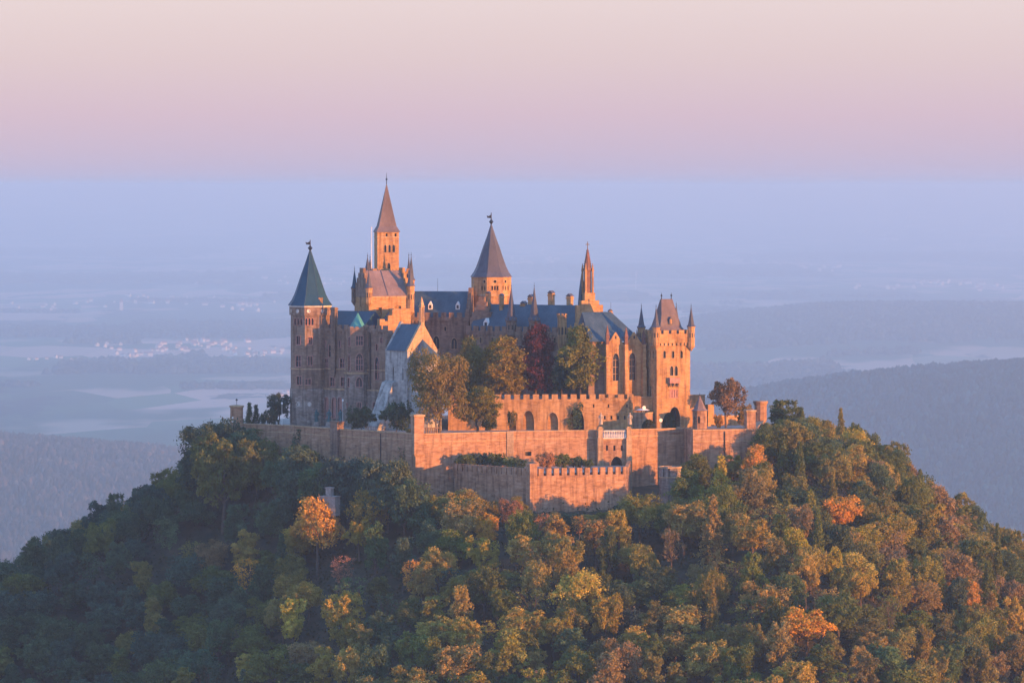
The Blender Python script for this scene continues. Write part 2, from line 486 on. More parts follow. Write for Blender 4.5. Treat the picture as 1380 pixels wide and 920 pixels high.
SPIRE = ((0.89, 0.09), (0.75, 0.20), (0.62, 0.34), (0.43, 0.56), (0.22, 0.78))     # how a flared spire narrows
class B:
    """one building: an Empty at its front left corner, turned so that local -y faces th degrees to the right of the viewer"""
    def __init__(s, name, label, cat, px, Y, th, z0, group=None):
        s.x0, s.Y0, s.th, s.z0 = WX(px, Y), Y, R(th), z0
        s.root = tag(empty(name, (s.x0, Y, z0), s.th), label, cat, group)
        s.wins = {}
    def world(s, x, y):
        c, k = math.cos(s.th), math.sin(s.th)
        return s.x0 + x * c - y * k, s.Y0 + x * k + y * c
    def at(s, p, q, px, py):
        """distance along p->q (local plan points) and local height of a photo point lying on that wall"""
        a = s.world(*p); b = s.world(*q)
        L = math.hypot(b[0] - a[0], b[1] - a[1]); dx, dy = (b[0] - a[0]) / L, (b[1] - a[1]) / L
        u = (FP * a[0] - (px - 690) * (CD + a[1])) / ((px - 690) * dy - FP * dx)
        return u, WZ(py, a[1] + u * dy) - s.z0
    def zl(s, py, x=0, y=0):
        return WZ(py, s.world(x, y)[1]) - s.z0
    def fx(s, p, q):
        L = math.hypot(q[0] - p[0], q[1] - p[1]); ux, uy = (q[0] - p[0]) / L, (q[1] - p[1]) / L
        return lambda a, y, z: (p[0] + ux * a - uy * y, p[1] + uy * a + ux * y, z)
    def win(s, e, px, py, w, h, style='rect', mull=1, bars=0, frame='trim', pane='glass', depth=0.35):
        """opening centred on photo column px with its sill at row py on wall e of the plan"""
        s.wins.setdefault(e, []).append((px, py, w, h, style, mull, bars, frame, pane, depth))
    def body(s, poly, z0, z1, mat, name='wall', top=True):
        mb = MB()
        n = len(poly)
        todo = []
        for e in range(n):
            p, q = poly[e], poly[(e + 1) % n]
            L = math.hypot(q[0] - p[0], q[1] - p[1])
            f = s.fx(p, q)
            holes = []
            for (px, py, w, h, style, mull, bars, frame, pane, depth) in s.wins.pop(e, []):
                u, z = s.at(p, q, px, py)
                u = min(max(u, w / 2 + 0.12), L - w / 2 - 0.12)
                if z + h > z1 - 0.05: z = z1 - h - 0.08
                z = max(z, z0 + 0.02)
                prof = [(u + a, z + b) for a, b in opening(w, h, style)]
                if any(abs(u - hh[0]) < (w + hh[1]) / 2 + 0.06 and abs(z + h / 2 - hh[2]) < (h + hh[3]) / 2 + 0.06 for hh in [k[1] for k in holes]): continue
                holes.append((prof, (u, w, z + h / 2, h)))
                todo.append((f, prof, u, z, w, h, style, mull, bars, frame, pane, depth))
            loops = [[Vector((0, z0, 0)), Vector((L, z0, 0)), Vector((L, z1, 0)), Vector((0, z1, 0))]] + [[Vector((a, b, 0)) for a, b in reversed(pr)] for pr, _ in holes]
            flat = [v for l in loops for v in l]
            for tri in tessellate_polygon(loops):
                mb.quad(*[f(flat[k][0], 0, flat[k][1]) for k in tri])
            for (prof, _), td in zip(holes, [x for x in todo if x[0] is f]):
                dp = td[11]
                for i in range(len(prof)):
                    a, c = prof[i], prof[(i + 1) % len(prof)]
                    mb.quad(f(a[0], 0, a[1]), f(c[0], 0, c[1]), f(c[0], dp + 0.1, c[1]), f(a[0], dp + 0.1, a[1]))
        if top: mb.quad(*[(p[0], p[1], z1) for p in poly])
        o = mb.build(name, M[mat], s.root)
        for (f, prof, u, z, w, h, style, mull, bars, frame, pane, depth) in todo:
            wm = MB()
            if frame:
                ring(wm, prof, f, 0.16 if w > 0.7 else 0.1, depth, -0.08)
                for k in range(mull):
                    a = u - w / 2 + w * (k + 1) / (mull + 1)
                    top_z = z + h * (0.97 if style == 'rect' else 0.80)
                    vs = [f(a + da, dd, zz) for zz in (z, top_z) for da, dd in ((-0.06, depth - 0.2), (0.06, depth - 0.2), (0.06, depth), (-0.06, depth))]
                    wm.add(vs, [(0, 1, 5, 4), (1, 2, 6, 5), (2, 3, 7, 6), (3, 0, 4, 7)])
                for k in range(bars):
                    zz = z + h * (k + 1) / (bars + 1)
                    vs = [f(aa, dd, zz + dz) for aa in (u - w / 2, u + w / 2) for dd, dz in ((depth - 0.18, -0.06), (depth - 0.18, 0.06), (depth, 0.06), (depth, -0.06))]
                    wm.add(vs, [(0, 1, 5, 4), (1, 2, 6, 5), (2, 3, 7, 6), (3, 0, 4, 7)])
                wo = wm.build('window', M[frame], s.root)
            else:
                wo = None
            pm = MB()
            tri = tessellate_polygon([[Vector((a, b, 0)) for a, b in prof]])
            for tr in tri: pm.quad(*[f(prof[k][0], depth, prof[k][1]) for k in tr])
            pm.build('pane' if wo else 'opening', M[pane], wo or s.root)
        return o
    def battlement(s, pts, z, mat, h=1.3, w=1.5, gap=0.9, thick=0.6, par=0.0, closed=False, name='battlement', over=0.25, corbel=True):
        """parapet with merlons along plan points, hanging out by over"""
        mb = MB()
        segs = list(zip(pts, pts[1:] + (pts[:1] if closed else [])))
        if not closed: segs = segs[:len(pts) - 1]
        for si, (p, q) in enumerate(segs):
            f = s.fx(p, q)
            L = math.hypot(q[0] - p[0], q[1] - p[1])
            e = 0.004 * (si % 3)
            def bx(a0, a1, z0, z1, y0=-over, y1=thick - over):
                vs = [f(a, y, zz) for zz in (z0, z1) for a, y in ((a0, y0), (a1, y0), (a1, y1), (a0, y1))]
                mb.add(vs, [(0, 1, 5, 4), (1, 2, 6, 5), (2, 3, 7, 6), (3, 0, 4, 7), (4, 5, 6, 7), (0, 3, 2, 1)])
            bx(-over + e, L + over - e, z - 0.25, z + par + 0.45 + e)
            k = max(1, round((L + 2 * over + gap) / (w + gap)))
            ww = (L + 2 * over - gap * (k - 1)) / k
            for i in range(k):
                a = -over + i * (ww + gap)
                bx(a + e, a + ww - e, z + par + 0.45 + e, z + par + 0.45 + h + e, -over + e, thick - over - e)
            if corbel:
                c = max(1, int(L / 1.1))
                for i in range(c):
                    a = L * (i + 0.5) / c
                    bx(a - 0.2, a + 0.2, z - 0.85, z - 0.25, -over + 0.03, 0.1)
        return mb.build(name, M[mat], s.root)
    def spire(s, x, y, z, r, h, mat, n=8, flare=1.25, name='roof', finial=1.2, rot=0.0, vane=False, parent=None):
        mb = MB()
        mb.lathe(x, y, [(r * flare, z), (r * flare * 0.985, z + 0.1)] + [(r * a_, z + h * b_) for a_, b_ in SPIRE] + [(0.035 + r * 0.03, z + h)], n, rot)
        o = mb.build(name, M[mat], parent or s.root)
        if finial:
            fm = MB()
            k = max(0.05, r * 0.035)
            fm.tube([(x, y, z + h - 0.2), (x, y, z + h + finial)], [k, k * 0.6], 6)
            fm.lathe(x, y, [(k, z + h + finial * 0.25 - k * 3), (k * 3.2, z + h + finial * 0.25), (k, z + h + finial * 0.25 + k * 3)], 8)
            if vane:
                fm.extrude([(-0.1, 0), (-1.1, 0.1), (-1.3, 0.75), (-0.7, 0.6), (-0.1, 0.95)], (x, y - 0.04, z + h + finial * 0.55), (1, 0), (0, 1), 0.08)
            fm.build('finial', M['iron'], o)
        return o
    def turret(s, x, y, zb, zt, r, sp_h, mat, roof, n=8, corbel=1.3, name='turret', finial=1.0, slits=True, crown=False):
        """hanging corner turret with its own pointed roof"""
        mb = MB()
        mb.lathe(x, y, [(0.08, zb - corbel), (r * 0.55, zb - corbel * 0.55), (r * 1.08, zb - 0.1), (r * 1.08, zb + 0.12), (r, zb + 0.13), (r, zt - 0.35), (r * 1.15, zt - 0.3), (r * 1.15, zt)], n, math.pi / n)
        o = mb.build(name, M[mat], s.root)
        if crown:
            cm = MB()
            for k in range(n):
                a = 2 * math.pi * (k + 0.5) / n + math.pi / n
                cm.lathe(x + r * 1.02 * math.cos(a), y + r * 1.02 * math.sin(a), [(0.24, zt + 0.01), (0.24, zt + 0.7)], 4, a + math.pi / 4)
            cm.build('crown', M[mat], o)
        if slits:
            sm = MB()
            for k in range(n):
                a = 2 * math.pi * (k + 0.5) / n + math.pi / n
                rr = r * math.cos(math.pi / n) + 0.012
                c, d = math.cos(a), math.sin(a)
                zc = zt - 0.5 - (zt - zb) * 0.35
                hh = min(1.3, (zt - zb) * 0.4); ww = r * 0.16
                sm.quad(*[(x + rr * c - d * q, y + rr * d + c * q, zz) for q, zz in ((-ww, zc - hh / 2), (ww, zc - hh / 2), (ww, zc + hh / 2), (-ww, zc + hh / 2))])
            sm.build('slit', M['dark'], o)
        s.spire(x, y, zt + 0.003, r, sp_h, roof, n, 1.28, 'spire', finial, math.pi / n, parent=o)
        return o
    def gable_roof(s, x0, x1, y0, y1, z, zr, mat, axis='x', over=0.25, name='roof', hip0=0.0, hip1=0.0):
        mb = MB()
        if axis == 'x':
            ym = (y0 + y1) / 2
            A, Bp, C, D = (x0, y0 - over, z), (x1, y0 - over, z), (x1, y1 + over, z), (x0, y1 + over, z)
            E, Fp = (x0 + hip0, ym, zr), (x1 - hip1, ym, zr)
        else:
            xm = (x0 + x1) / 2
            A, Bp, C, D = (x0 - over, y1, z), (x0 - over, y0, z), (x1 + over, y0, z), (x1 + over, y1, z)
            E, Fp = (xm, y1 - hip0, zr), (xm, y0 + hip1, zr)
        mb.add([A, Bp, C, D, E, Fp], [(0, 1, 5, 4), (2, 3, 4, 5), (3, 0, 4), (1, 2, 5), (3, 2, 1, 0)])
        return mb.build(name, M[mat], s.root)
    def stepped(s, p, q, z, zr, mat, steps=4, thick=0.7, cap=1.0, name='stepped_gable', inn=-0.1, zdown=0.0):
        """crow-stepped gable between plan points p and q, from eaves z to ridge zr"""
        L = math.hypot(q[0] - p[0], q[1] - p[1])
        ux, uy = (q[0] - p[0]) / L, (q[1] - p[1]) / L
        prof = [(-0.15, -zdown), (L + 0.15, -zdown)]
        H = zr - z + cap
        right = []
        for k in range(steps):
            a0 = L + 0.15 - (L / 2 - 0.1) * k / steps
            a1 = L + 0.15 - (L / 2 - 0.1) * (k + 1) / steps
            zz = cap + (H - cap) * (k + 0.75) / steps
            right += [(a0, zz), (a1, zz)]
        left = [(L - a, b) for a, b in reversed(right)]
        prof += right + left
        # drop doubled points
        out = []
        for a in prof:
            if not out or (abs(a[0] - out[-1][0]) + abs(a[1] - out[-1][1])) > 1e-4: out.append(a)
        mb = MB()
        mb.extrude(out, (p[0] - uy * inn, p[1] + ux * inn, z), (ux, uy), (-uy, ux), thick)
        return mb.build(name, M[mat], s.root)
    def chimney(s, x, y, z0, z1, w, d, mat='sand', name='chimney'):
        mb = MB()
        mb.box(x - w / 2, x + w / 2, y - d / 2, y + d / 2, z0, z1)
        mb.box(x - w / 2 - 0.15, x + w / 2 + 0.15, y - d / 2 - 0.15, y + d / 2 + 0.15, z1 - 0.75, z1 - 0.4)
        o = mb.build(name, M[mat], s.root)
        cm = MB()
        cm.extrude([(-w / 2 - 0.2, 0), (w / 2 + 0.2, 0), (0, w * 0.55)], (x, y - d / 2 - 0.2, z1 + 0.004), (1, 0), (0, 1), d + 0.4)
        cm.build('cap', M['violetslate'], o)
        return o
    def dormer(s, x, y, z, w=1.0, h=1.5, dep=1.6, mat='white'):
        mb = MB()
        mb.extrude([(-w / 2, 0), (w / 2, 0), (w / 2, h * 0.55), (0, h), (-w / 2, h * 0.55)], (x, y, z), (1, 0), (0, 1), dep)
        o = mb.build('dormer', M[mat], s.root)
        pm = MB()
        pm.quad((x - w * 0.28, y - 0.015, z + h * 0.12), (x + w * 0.28, y - 0.015, z + h * 0.12), (x + w * 0.28, y - 0.015, z + h * 0.55), (x - w * 0.28, y - 0.015, z + h * 0.55))
        pm.build('pane', M['glass'], o)
        return o
    def band(s, pts, z, mat='trim', h=0.35, out=0.18, closed=False, name='string_course'):
        mb = MB()
        segs = list(zip(pts, pts[1:] + (pts[:1] if closed else [])))
        if not closed: segs = segs[:len(pts) - 1]
        for k, (p, q) in enumerate(segs):
            f = s.fx(p, q); L = math.hypot(q[0] - p[0], q[1] - p[1]); e = 0.003 * (k % 3)
            vs = [f(a, y, zz) for zz in (z + e, z + h + e) for a, y in ((-out * 0.6, -out - e), (L + out * 0.6, -out - e), (L + out * 0.6, 0.05), (-out * 0.6, 0.05))]
            mb.add(vs, [(0, 1, 5, 4), (1, 2, 6, 5), (2, 3, 7, 6), (3, 0, 4, 7), (4, 5, 6, 7), (0, 3, 2, 1)])
        return mb.build(name, M[mat], s.root)

def ngon(cx, cy, r, n, rot=0.0):
    return [(cx + r * math.cos(rot + 2 * math.pi * k / n), cy + r * math.sin(rot + 2 * math.pi * k / n)) for k in range(n)]

# ------------------------------------------------------------------ terraces inside the walls
def sheet(name, pts, z, mat):
    mb = MB()
    tri = tessellate_polygon([[Vector((x, y, 0)) for x, y in pts]])
    mb.add([(x, y, z) for x, y in pts], [tuple(t) for t in tri])
    return tag(mb.build(name, M[mat]), kind='structure')
P2 = lambda px, Y: (WX(px, Y), Y)
sheet('terrace_ground', [P2(*p) for p in [(322, 17), (392, 9), (451, -6), (513, -19), (560, -30), (686, -21), (806, -14), (934, -6), (934, -12), (1014, -10), (1038, 38), (980, 71), (690, 88), (400, 68), (330, 44)]], -1.0, 'gravel')
sheet('upper_court', [P2(*p) for p in [(604, 5), (857, 7.5), (870, 40), (840, 75), (560, 80), (560, 30)]], 7.0, 'gravel')
sheet('outer_ward', [P2(*p) for p in [(612, -29), (716, -50), (845, -41), (849, -15), (806, -14), (686, -21)]], -9.4, 'gravel')

def rampart(name, label, p, q, z0, z1, mat='rampart', thick=1.8, merl=False, course=None, cat='wall', wins=(), par=0.0, coping=True, mk=None):
    (pa, ya), (pb, yb) = p, q
    xa, xb = WX(pa, ya), WX(pb, yb)
    L = math.hypot(xb - xa, yb - ya)
    b = B(name, label, cat, pa, ya, math.degrees(math.atan2(yb - ya, xb - xa)), 0.0)
    for w in wins: b.win(0, *w[0], **w[1])
    b.body([(0, 0), (L, 0), (L, thick), (0, thick)], z0, z1, mat)
    b.L = L
    if merl: b.battlement([(0, 0), (L, 0)], z1, mk or mat, over=0.12, thick=0.9, corbel=False, **merl)
    elif coping: b.band([(0, 0), (L, 0)], z1 - 0.22, 'trim', 0.3, 0.16, name='coping')
    if course is not None: b.band([(0, 0), (L, 0)], course, 'trim', 0.22, 0.12)
    return b

def flat_turret(b, x, y, zb, zt, r, n=4, rot=0.0, mat='rampart', name='corner_turret', cap=True, corbel=2.2, win=None):
    mb = MB()
    mb.lathe(x, y, [(0.15, zb - corbel), (r, zb), (r, zt)], n, rot)
    o = mb.build(name, M[mat], b.root)
    if cap:
        cm = MB(); cm.lathe(x, y, [(r * 1.0, zt - 0.5), (r * 1.16, zt - 0.25), (r * 1.16, zt + 0.12), (r * 0.2, zt + 0.35)], n, rot)
        cm.build('cap', M['trim'], o)
    return o

# left, shaded ramparts
r1 = rampart('terrace_wall', 'shaded brick terrace wall running from the far left turret to the bend', (318, 18), (390, 8), -20, 0.0, 'rampart', course=-2.1)
flat_turret(r1, -0.2, 0.6, -20, WZ(547, 18), 1.75, 12, 0.2, corbel=1)
fm = MB(); fm.tube([(-0.2, 0.6, WZ(547, 18)), (-0.2, 0.6, WZ(537, 18))], [0.07, 0.05]); fm.lathe(-0.2, 0.6, [(0.05, WZ(540, 18)), (0.4, WZ(539, 18)), (0.05, WZ(537, 18))], 8)
fm.build('wind_gauge', M['iron'], r1.root)
wm = MB(); wm.extrude(opening(0.5, 1.5, 'round'), (-0.3, 0.6 - 1.78, WZ(569, 16)), (1, 0), (0, 1), 0.1); wm.build('white_window', M['white'], r1.root)  # window shape filled with plain white paint
r2 = rampart('terrace_wall', 'shaded terrace wall below the three bronze statues, left of the square pier', (390, 8), (449, -8), -20, 0.0, 'rampart', course=-2.1)
r3 = rampart('terrace_wall', 'shaded terrace wall with a square pier at its left end', (449, -9.2), (512, -21), -22, 0.0, 'rampart', course=-2.0)
mb = MB(); mb.box(-0.2, 2.4, -0.9, 1.6, -22, 1.75); mb.box(-0.35, 2.55, -1.05, 1.75, 1.75, 2.05)
mb.build('pier', M['brown'], r3.root)
mb = MB()
for k in range(9): mb.tube([(r3.L - 1 - k * 0.6, 0.4, -0.2), (r3.L - 1 - k * 0.6, 0.4, 1.1)], [0.04, 0.04], 5)
mb.tube([(r3.L - 6.5, 0.4, 1.1), (r3.L - 0.4, 0.4, 1.1)], [0.05, 0.05], 5)
mb.build('railing', M['iron'], r3.root)
r4 = rampart('terrace_wall', 'short shaded terrace wall just left of the sunlit corner turret', (512, -21), (560, -32), -26, -0.05, 'rampart', course=-1.9)
mb = MB(); mb.tube([(0.4, -0.15, -14), (0.4, -0.15, -0.6)], [0.12, 0.12], 6); mb.build('drainpipe', M['iron'], r4.root)
# front, sunlit ramparts
r5 = rampart('terrace_wall', 'sunlit red brick terrace wall between the tall corner turret and the flat pilaster', (560, -32), (684, -22), -26, -0.1, 'rampart', course=-2.4)
flat_turret(r5, 0.9, 1.0, WZ(612, -31), WZ(559, -31), 1.95, 4, R(45), 'rampart')
mb = MB()
for k in range(6): mb.box(3.0 + k * 0.62, 3.3 + k * 0.62, 0.3, 0.6, -0.1, 1.25)
mb.box(2.8, 7.0, 0.25, 0.65, 1.25, 1.5)
mb.build('parapet_rail', M['brown'], r5.root)
r6 = rampart('terrace_wall', 'sunlit terrace wall with one square black hole, between pilaster and statue gate', (684, -22), (806, -15.5), -26, 0.0, 'rampart', course=-2.2,
             wins=[((712, 614, 1.7, 1.1), dict(frame=None, pane='dark', depth=0.9))])
mb = MB(); mb.prism([(-0.2, 1.0), (-0.2, -0.25), (1.5, -0.75), (1.6, 1.0)], -26, 0.02); mb.build('pilaster', M['trim'], r6.root)
for k in range(5):
    pass
r7 = rampart('terrace_wall', 'terrace wall half in shadow between the statue gate and the right bastion', (850, -12), (934, -5), -28, 0.0, 'rampart', course=-2.0)
r8 = rampart('bastion', 'projecting sunlit bastion at the right end with a tall square corner turret', (934, -15), (1014, -11), -26, 0.0, 'rampart', course=-3.2, cat='bastion', thick=9)
flat_turret(r8, r8.L - 0.3, 1.2, WZ(596, -11), WZ(553, -11), 1.75, 4, R(45), 'rampart', corbel=2.6)
mb = MB(); mb.tube([(r8.L * 0.53, -0.18, -24), (r8.L * 0.53, -0.18, -0.5)], [0.13, 0.13], 6); mb.box(r8.L * 0.53 - 0.22, r8.L * 0.53 + 0.22, -0.4, 0.0, -5.6, -4.9)
mb.build('drainpipe', M['iron'], r8.root)
r9 = rampart('terrace_wall', 'receding terrace wall behind the right bastion with a flared round turret', (1016, -10), (1030, 36), -18, -0.2, 'rampart')
flat_turret(r9, r9.L - 0.5, 1.0, WZ(566, 36), WZ(541, 36), 1.75, 10, 0.0, 'rampart', corbel=2.5)
mb = MB(); mb.lathe(r9.L - 0.5, 1.0, [(1.72, WZ(546, 36)), (2.15, WZ(542, 36)), (2.15, WZ(540, 36))], 10); mb.build('crown', M['rampart'], r9.root)

# statue gate in the front wall
gt = B('portal_gate', 'pale gate front with white balustrade, two piers and pointed arch', 'gate', 807, -17.2, 8, 0.0)
L = gt.at((0, 0), (1, 0), 849, 590)[0]
for px in (818, 828, 838): gt.win(0, px, 607, 0.55, 1.4, 'rect', mull=0, frame=None, pane='dark', depth=0.5)
gt.win(0, 831, 632, 3.2, 3.4, 'lancet', mull=0, frame='trim', pane='dark', depth=1.6)
gt.body([(0, 0), (L, 0), (L, 4), (0, 4)], -26, -2.3, 'rampart')
gt.band([(0, 0), (L, 0)], -2.5, 'trim', 0.3, 0.25)
for x in (0.35, L - 0.35):
    mb = MB(); mb.box(x - 0.75, x + 0.75, -0.95, 2.0, -26, -2.0); mb.box(x - 0.6, x + 0.6, -0.8, 0.5, -2.0, 0.3); mb.box(x - 0.75, x + 0.75, -0.95, 0.65, 0.3, 0.6)
    o = mb.build('pier', M['trim'], gt.root)
    mb = MB(); mb.prism([(x - 0.5, -0.7), (x + 0.5, -0.7), (x + 0.5, 0.4), (x - 0.5, 0.4)], 0.604, 1.0); mb.build('pedestal', M['trim'], o)
mb = MB()
mb.box(1.2, L - 1.2, -0.35, 0.1, -0.25, 0.0); mb.box(1.2, L - 1.2, -0.35, 0.1, -2.2, -1.95)
k = 13
for i in range(k):
    x = 1.2 + (L - 2.4) * (i + 0.5) / k
    mb.lathe(x, -0.12, [(0.10, -1.95), (0.2, -1.5), (0.09, -0.7), (0.17, -0.25)], 6)
mb.build('balustrade', M['palestone'], gt.root)

# lower crenellated outer walls
wl = lambda py, Y: WZ(py, Y)
zm = wl(641, -45)
r10 = rampart('battlemented_wall', 'low shaded outer wall with square merlons in front of the terrace wall', (612, -31), (715, -52), -27, zm, 'rampart', thick=1.0, merl=dict(h=1.9, w=1.35, gap=0.5), cat='wall')
r11 = rampart('battlemented_wall', 'low sunlit outer wall with square merlons and dappled tree shade', (716, -52), (846, -43), -29, wl(642, -47), 'rampart', thick=1.0, merl=dict(h=1.9, w=1.45, gap=0.75), mk='rampart')
mb = MB(); mb.prism([(-0.9, 1.5), (-0.55, -0.5), (1.5, -0.4), (1.5, 1.5)], -29, wl(626, -51)); mb.prism([(-1.0, 1.6), (-0.65, -0.62), (1.62, -0.52), (1.62, 1.6)], wl(626, -51), wl(624, -51))
mb.build('pier', M['rampart'], r11.root)
rr = rampart('battlemented_wall', 'short return wall closing the low outer wall beside the statue gate', (846, -43.2), (850, -14), -30, wl(642, -47) + 0.02, 'rampart', thick=1.0, merl=dict(h=1.9, w=1.45, gap=0.75))
r12 = rampart('battlemented_wall', 'lowest shaded wall with small merlons between the trees below the statue gate', (848, -43), (893, -37), -32, wl(697, -40), 'rampart', thick=1.0, merl=dict(h=0.8, w=0.9, gap=0.5))
tw = B('wall_turret', 'small grey wall turret with pale tall loopholes left of the bushy yellow tree', 'turret', 903, -36, 10, 0.0)
for e in (4, 5, 6): tw.win(e, [894, 900, 908][e - 4], 642, 0.35, 2.2, 'rect', mull=0, frame=None, pane='dark', depth=0.4)
tw.body(ngon(0, 0, 2.9, 8, R(22.5)), -32, wl(629, -36), 'mottled')
tw.band(ngon(0, 0, 2.9, 8, R(22.5)), wl(643, -36), 'trim', 0.3, 0.15, True)
tw.band(ngon(0, 0, 2.9, 8, R(22.5)), wl(630, -36), 'trim', 0.35, 0.2, True, name='coping')

# inner wall with arches
iw = rampart('arcaded_wall', 'sunlit inner wall with merlons and tall pointed arches behind the garden', (604, 1.0), (853, 3.2), -2, WZ(540, 2), 'sand', thick=2.2, merl=dict(h=1.3, w=1.7, gap=0.9),
             wins=[((712, 580, 3.1, 5.4, 'lancet'), dict(mull=0, frame='trim', pane='sand', depth=1.4)), ((745, 580, 2.9, 4.9, 'lancet'), dict(mull=0, frame='trim', pane='sand', depth=1.3)),
                   ((777, 580, 4.1, 6.0, 'lancet'), dict(mull=0, frame='trim', pane='dark', depth=2.0)), ((690, 580, 2.2, 3.4, 'lancet'), dict(mull=0, frame='trim', pane='sand', depth=1.2))]
             + [((px, 565, 0.5, 1.0), dict(frame=None, pane='dark', depth=0.5)) for px in (815, 824, 833, 842, 787)] + [((px, 549, 0.4, 0.9), dict(frame=None, pane='dark', depth=0.5)) for px in (785, 800, 820, 845)])
mb = MB()
mb.box(iw.L - 8.6, iw.L - 2.4, -0.25, 1.6, WZ(540, 2), WZ(536, 2))
mb.build('raised_parapet', M['sand'], iw.root)
rb = B('curved_bastion', 'rounded wall end beside the gate tower with a stepped parapet', 'wall', 866, 3.5, 0, 0.0)
rb.body(ngon(0, 2.5, 3.6, 16), -2, WZ(556, 2), 'rampart')
rb.band(ngon(0, 2.5, 3.6, 16), WZ(557, 2), 'trim', 0.3, 0.15, True, name='coping')
mb = MB(); mb.box(-2.6, -0.6, 1.0, 4.0, WZ(556, 2) - 0.05, WZ(534, 2)); mb.box(-0.6, 2.8, 2.2, 4.5, WZ(556, 2) - 0.03, WZ(534, 2) - 0.2)
mb.build('stair_block', M['sand'], rb.root)
rw = rampart('gate_side_wall', 'low sunlit wall with a raised end, right of the gate tower', (930, 8), (950, 10), -1, WZ(532, 8), 'sand', thick=1.6)
rx = rampart('garden_wall', 'low garden wall with a rounded end behind the right tree', (955, 22), (1016, 30), -1, WZ(560, 25), 'sand', thick=1.2)
mb = MB(); mb.box(-0.4, 1.6, -0.3, 1.5, -1, WZ(545, 22)); mb.build('pier', M['sand'], rx.root)

# ------------------------------------------------------------------ towers and wings
# octagonal tower at the left end
a = B('octagonal_tower', 'tall shaded corner tower with teal eight-sided spire at the castle\'s left end', 'tower', 418, 26, 0, -1.2)
rot = R(-147.5)
P = ngon(0, 0, 5.55, 8, rot)
zt = a.zl(425, 0, -5); ze = a.zl(412, 0, -5)
for e, px in ((0, 402), (1, 417)):
    for k in (-1, 0, 1):
        a.win(e, px + k * 4.2, 438, 0.6, 1.9, 'lancet', mull=0, frame='redtrim')
a.win(0, 402, 464, 1.3, 2.3, 'rect', frame='redtrim'); a.win(0, 402, 494, 1.7, 3.0, 'rect', frame='redtrim', bars=1); a.win(0, 403, 518, 1.6, 2.2, 'rect', frame='redtrim')
a.win(1, 418, 464, 1.0, 2.0, 'rect', frame='redtrim'); a.win(1, 418, 492, 1.2, 2.4, 'rect', frame='redtrim'); a.win(1, 413, 518, 1.5, 1.5, 'rect', frame='redtrim')
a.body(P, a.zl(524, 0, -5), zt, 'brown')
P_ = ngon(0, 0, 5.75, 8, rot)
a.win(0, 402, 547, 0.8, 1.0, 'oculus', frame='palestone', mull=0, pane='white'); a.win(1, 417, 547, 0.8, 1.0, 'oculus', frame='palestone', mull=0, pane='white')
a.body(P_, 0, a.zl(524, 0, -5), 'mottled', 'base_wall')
a.band(P, a.zl(498, 0, -5), 'trim', 0.3, 0.15, True)
P2_ = ngon(0, 0, 5.95, 8, rot)
for e, px in ((7, 393), (0, 401), (1, 416), (2, 431)):
    a.win(e, px, 421, 0.75, 0.75, 'oculus', frame='palestone', mull=0, pane='white', depth=0.15)
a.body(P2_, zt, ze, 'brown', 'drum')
a.band(P2_, ze - 0.35, 'palestone', 0.3, 0.12, True)
ro = a.spire(0, 0, ze, 5.9, a.zl(338) - ze, 'tealslate', 8, 1.06, 'roof', 3.0, rot, vane=True)
mb = MB()
for k in range(8):
    an = rot + 2 * math.pi * k / 8; h = a.zl(338) - ze
    pr = [(5.9 * 1.06, 0)] + [(5.9 * a_, h * b_) for a_, b_ in SPIRE] + [(0.2, h)]
    mb.tube([(r_ * math.cos(an), r_ * math.sin(an), ze + z_ + 0.03) for r_, z_ in pr], [0.09] * 7, 5)
mb.build('ridge_strip', M['slate'], ro)
mb = MB(); mb.box(2.5, 3.6, -4.3, -2.6, ze + 0.5, ze + 2.2); mb.build('dormer', M['sand'], ro)

# shaded residential wing with polygonal bay
w = B('residential_wing', 'long shaded castle wing with many mullioned windows and a turquoise-roofed bay', 'castle wing', 430, 24, -33, -1.2)
L = w.at((0, 0), (1, 0), 521, 500)[0]; W_ = 13.0
zp = w.zl(445, L / 2); zb = w.zl(525, L / 2)
for px, py, ww, h, kw in [(429, 468, .7, 1.8, {}), (438, 468, .7, 1.8, {}), (458, 468, .7, 1.8, {}), (446, 481, 1.5, 3.2, dict(bars=1)),
                          (429.5, 495, 1.3, 2.4, dict(bars=1)), (439, 495, 1.3, 2.4, dict(bars=1)), (461, 495, 1.3, 2.4, dict(bars=1)),
                          (430, 519, 1.4, 2.4, dict(bars=1)), (439, 519, 1.4, 2.4, dict(bars=1)), (448, 520, 1.4, 2.4, dict(bars=1)), (462, 520, 1.3, 2.4, dict(bars=1)),
                          (508, 511, 1.2, 6.0, dict(style='lancet', bars=2)), (508, 472, .7, 1.7, {}), (514, 462, .7, 1.4, {})]:
    w.win(0, px, py, ww, h, kw.get('style', 'rect'), mull=1, bars=kw.get('bars', 0), frame='redtrim')
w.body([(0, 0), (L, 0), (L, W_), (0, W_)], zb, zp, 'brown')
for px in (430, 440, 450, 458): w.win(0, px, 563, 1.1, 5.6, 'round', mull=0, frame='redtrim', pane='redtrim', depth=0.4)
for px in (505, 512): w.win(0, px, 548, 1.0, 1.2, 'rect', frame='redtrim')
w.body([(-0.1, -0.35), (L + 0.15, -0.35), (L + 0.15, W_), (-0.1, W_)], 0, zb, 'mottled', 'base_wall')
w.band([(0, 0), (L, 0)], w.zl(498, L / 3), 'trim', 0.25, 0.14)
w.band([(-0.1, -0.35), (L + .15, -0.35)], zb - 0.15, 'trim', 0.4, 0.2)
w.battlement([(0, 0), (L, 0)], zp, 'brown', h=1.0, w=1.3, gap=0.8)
w.gable_roof(-1, L * 0.62, 0.8, W_, zp + 0.3, w.zl(419, L / 3, 6), 'tealslate')
uc = w.at((0, 0), (1, 0), 450.5, 480)[0]
mb = MB(); zc = w.zl(414, uc); z508 = w.zl(500, uc)
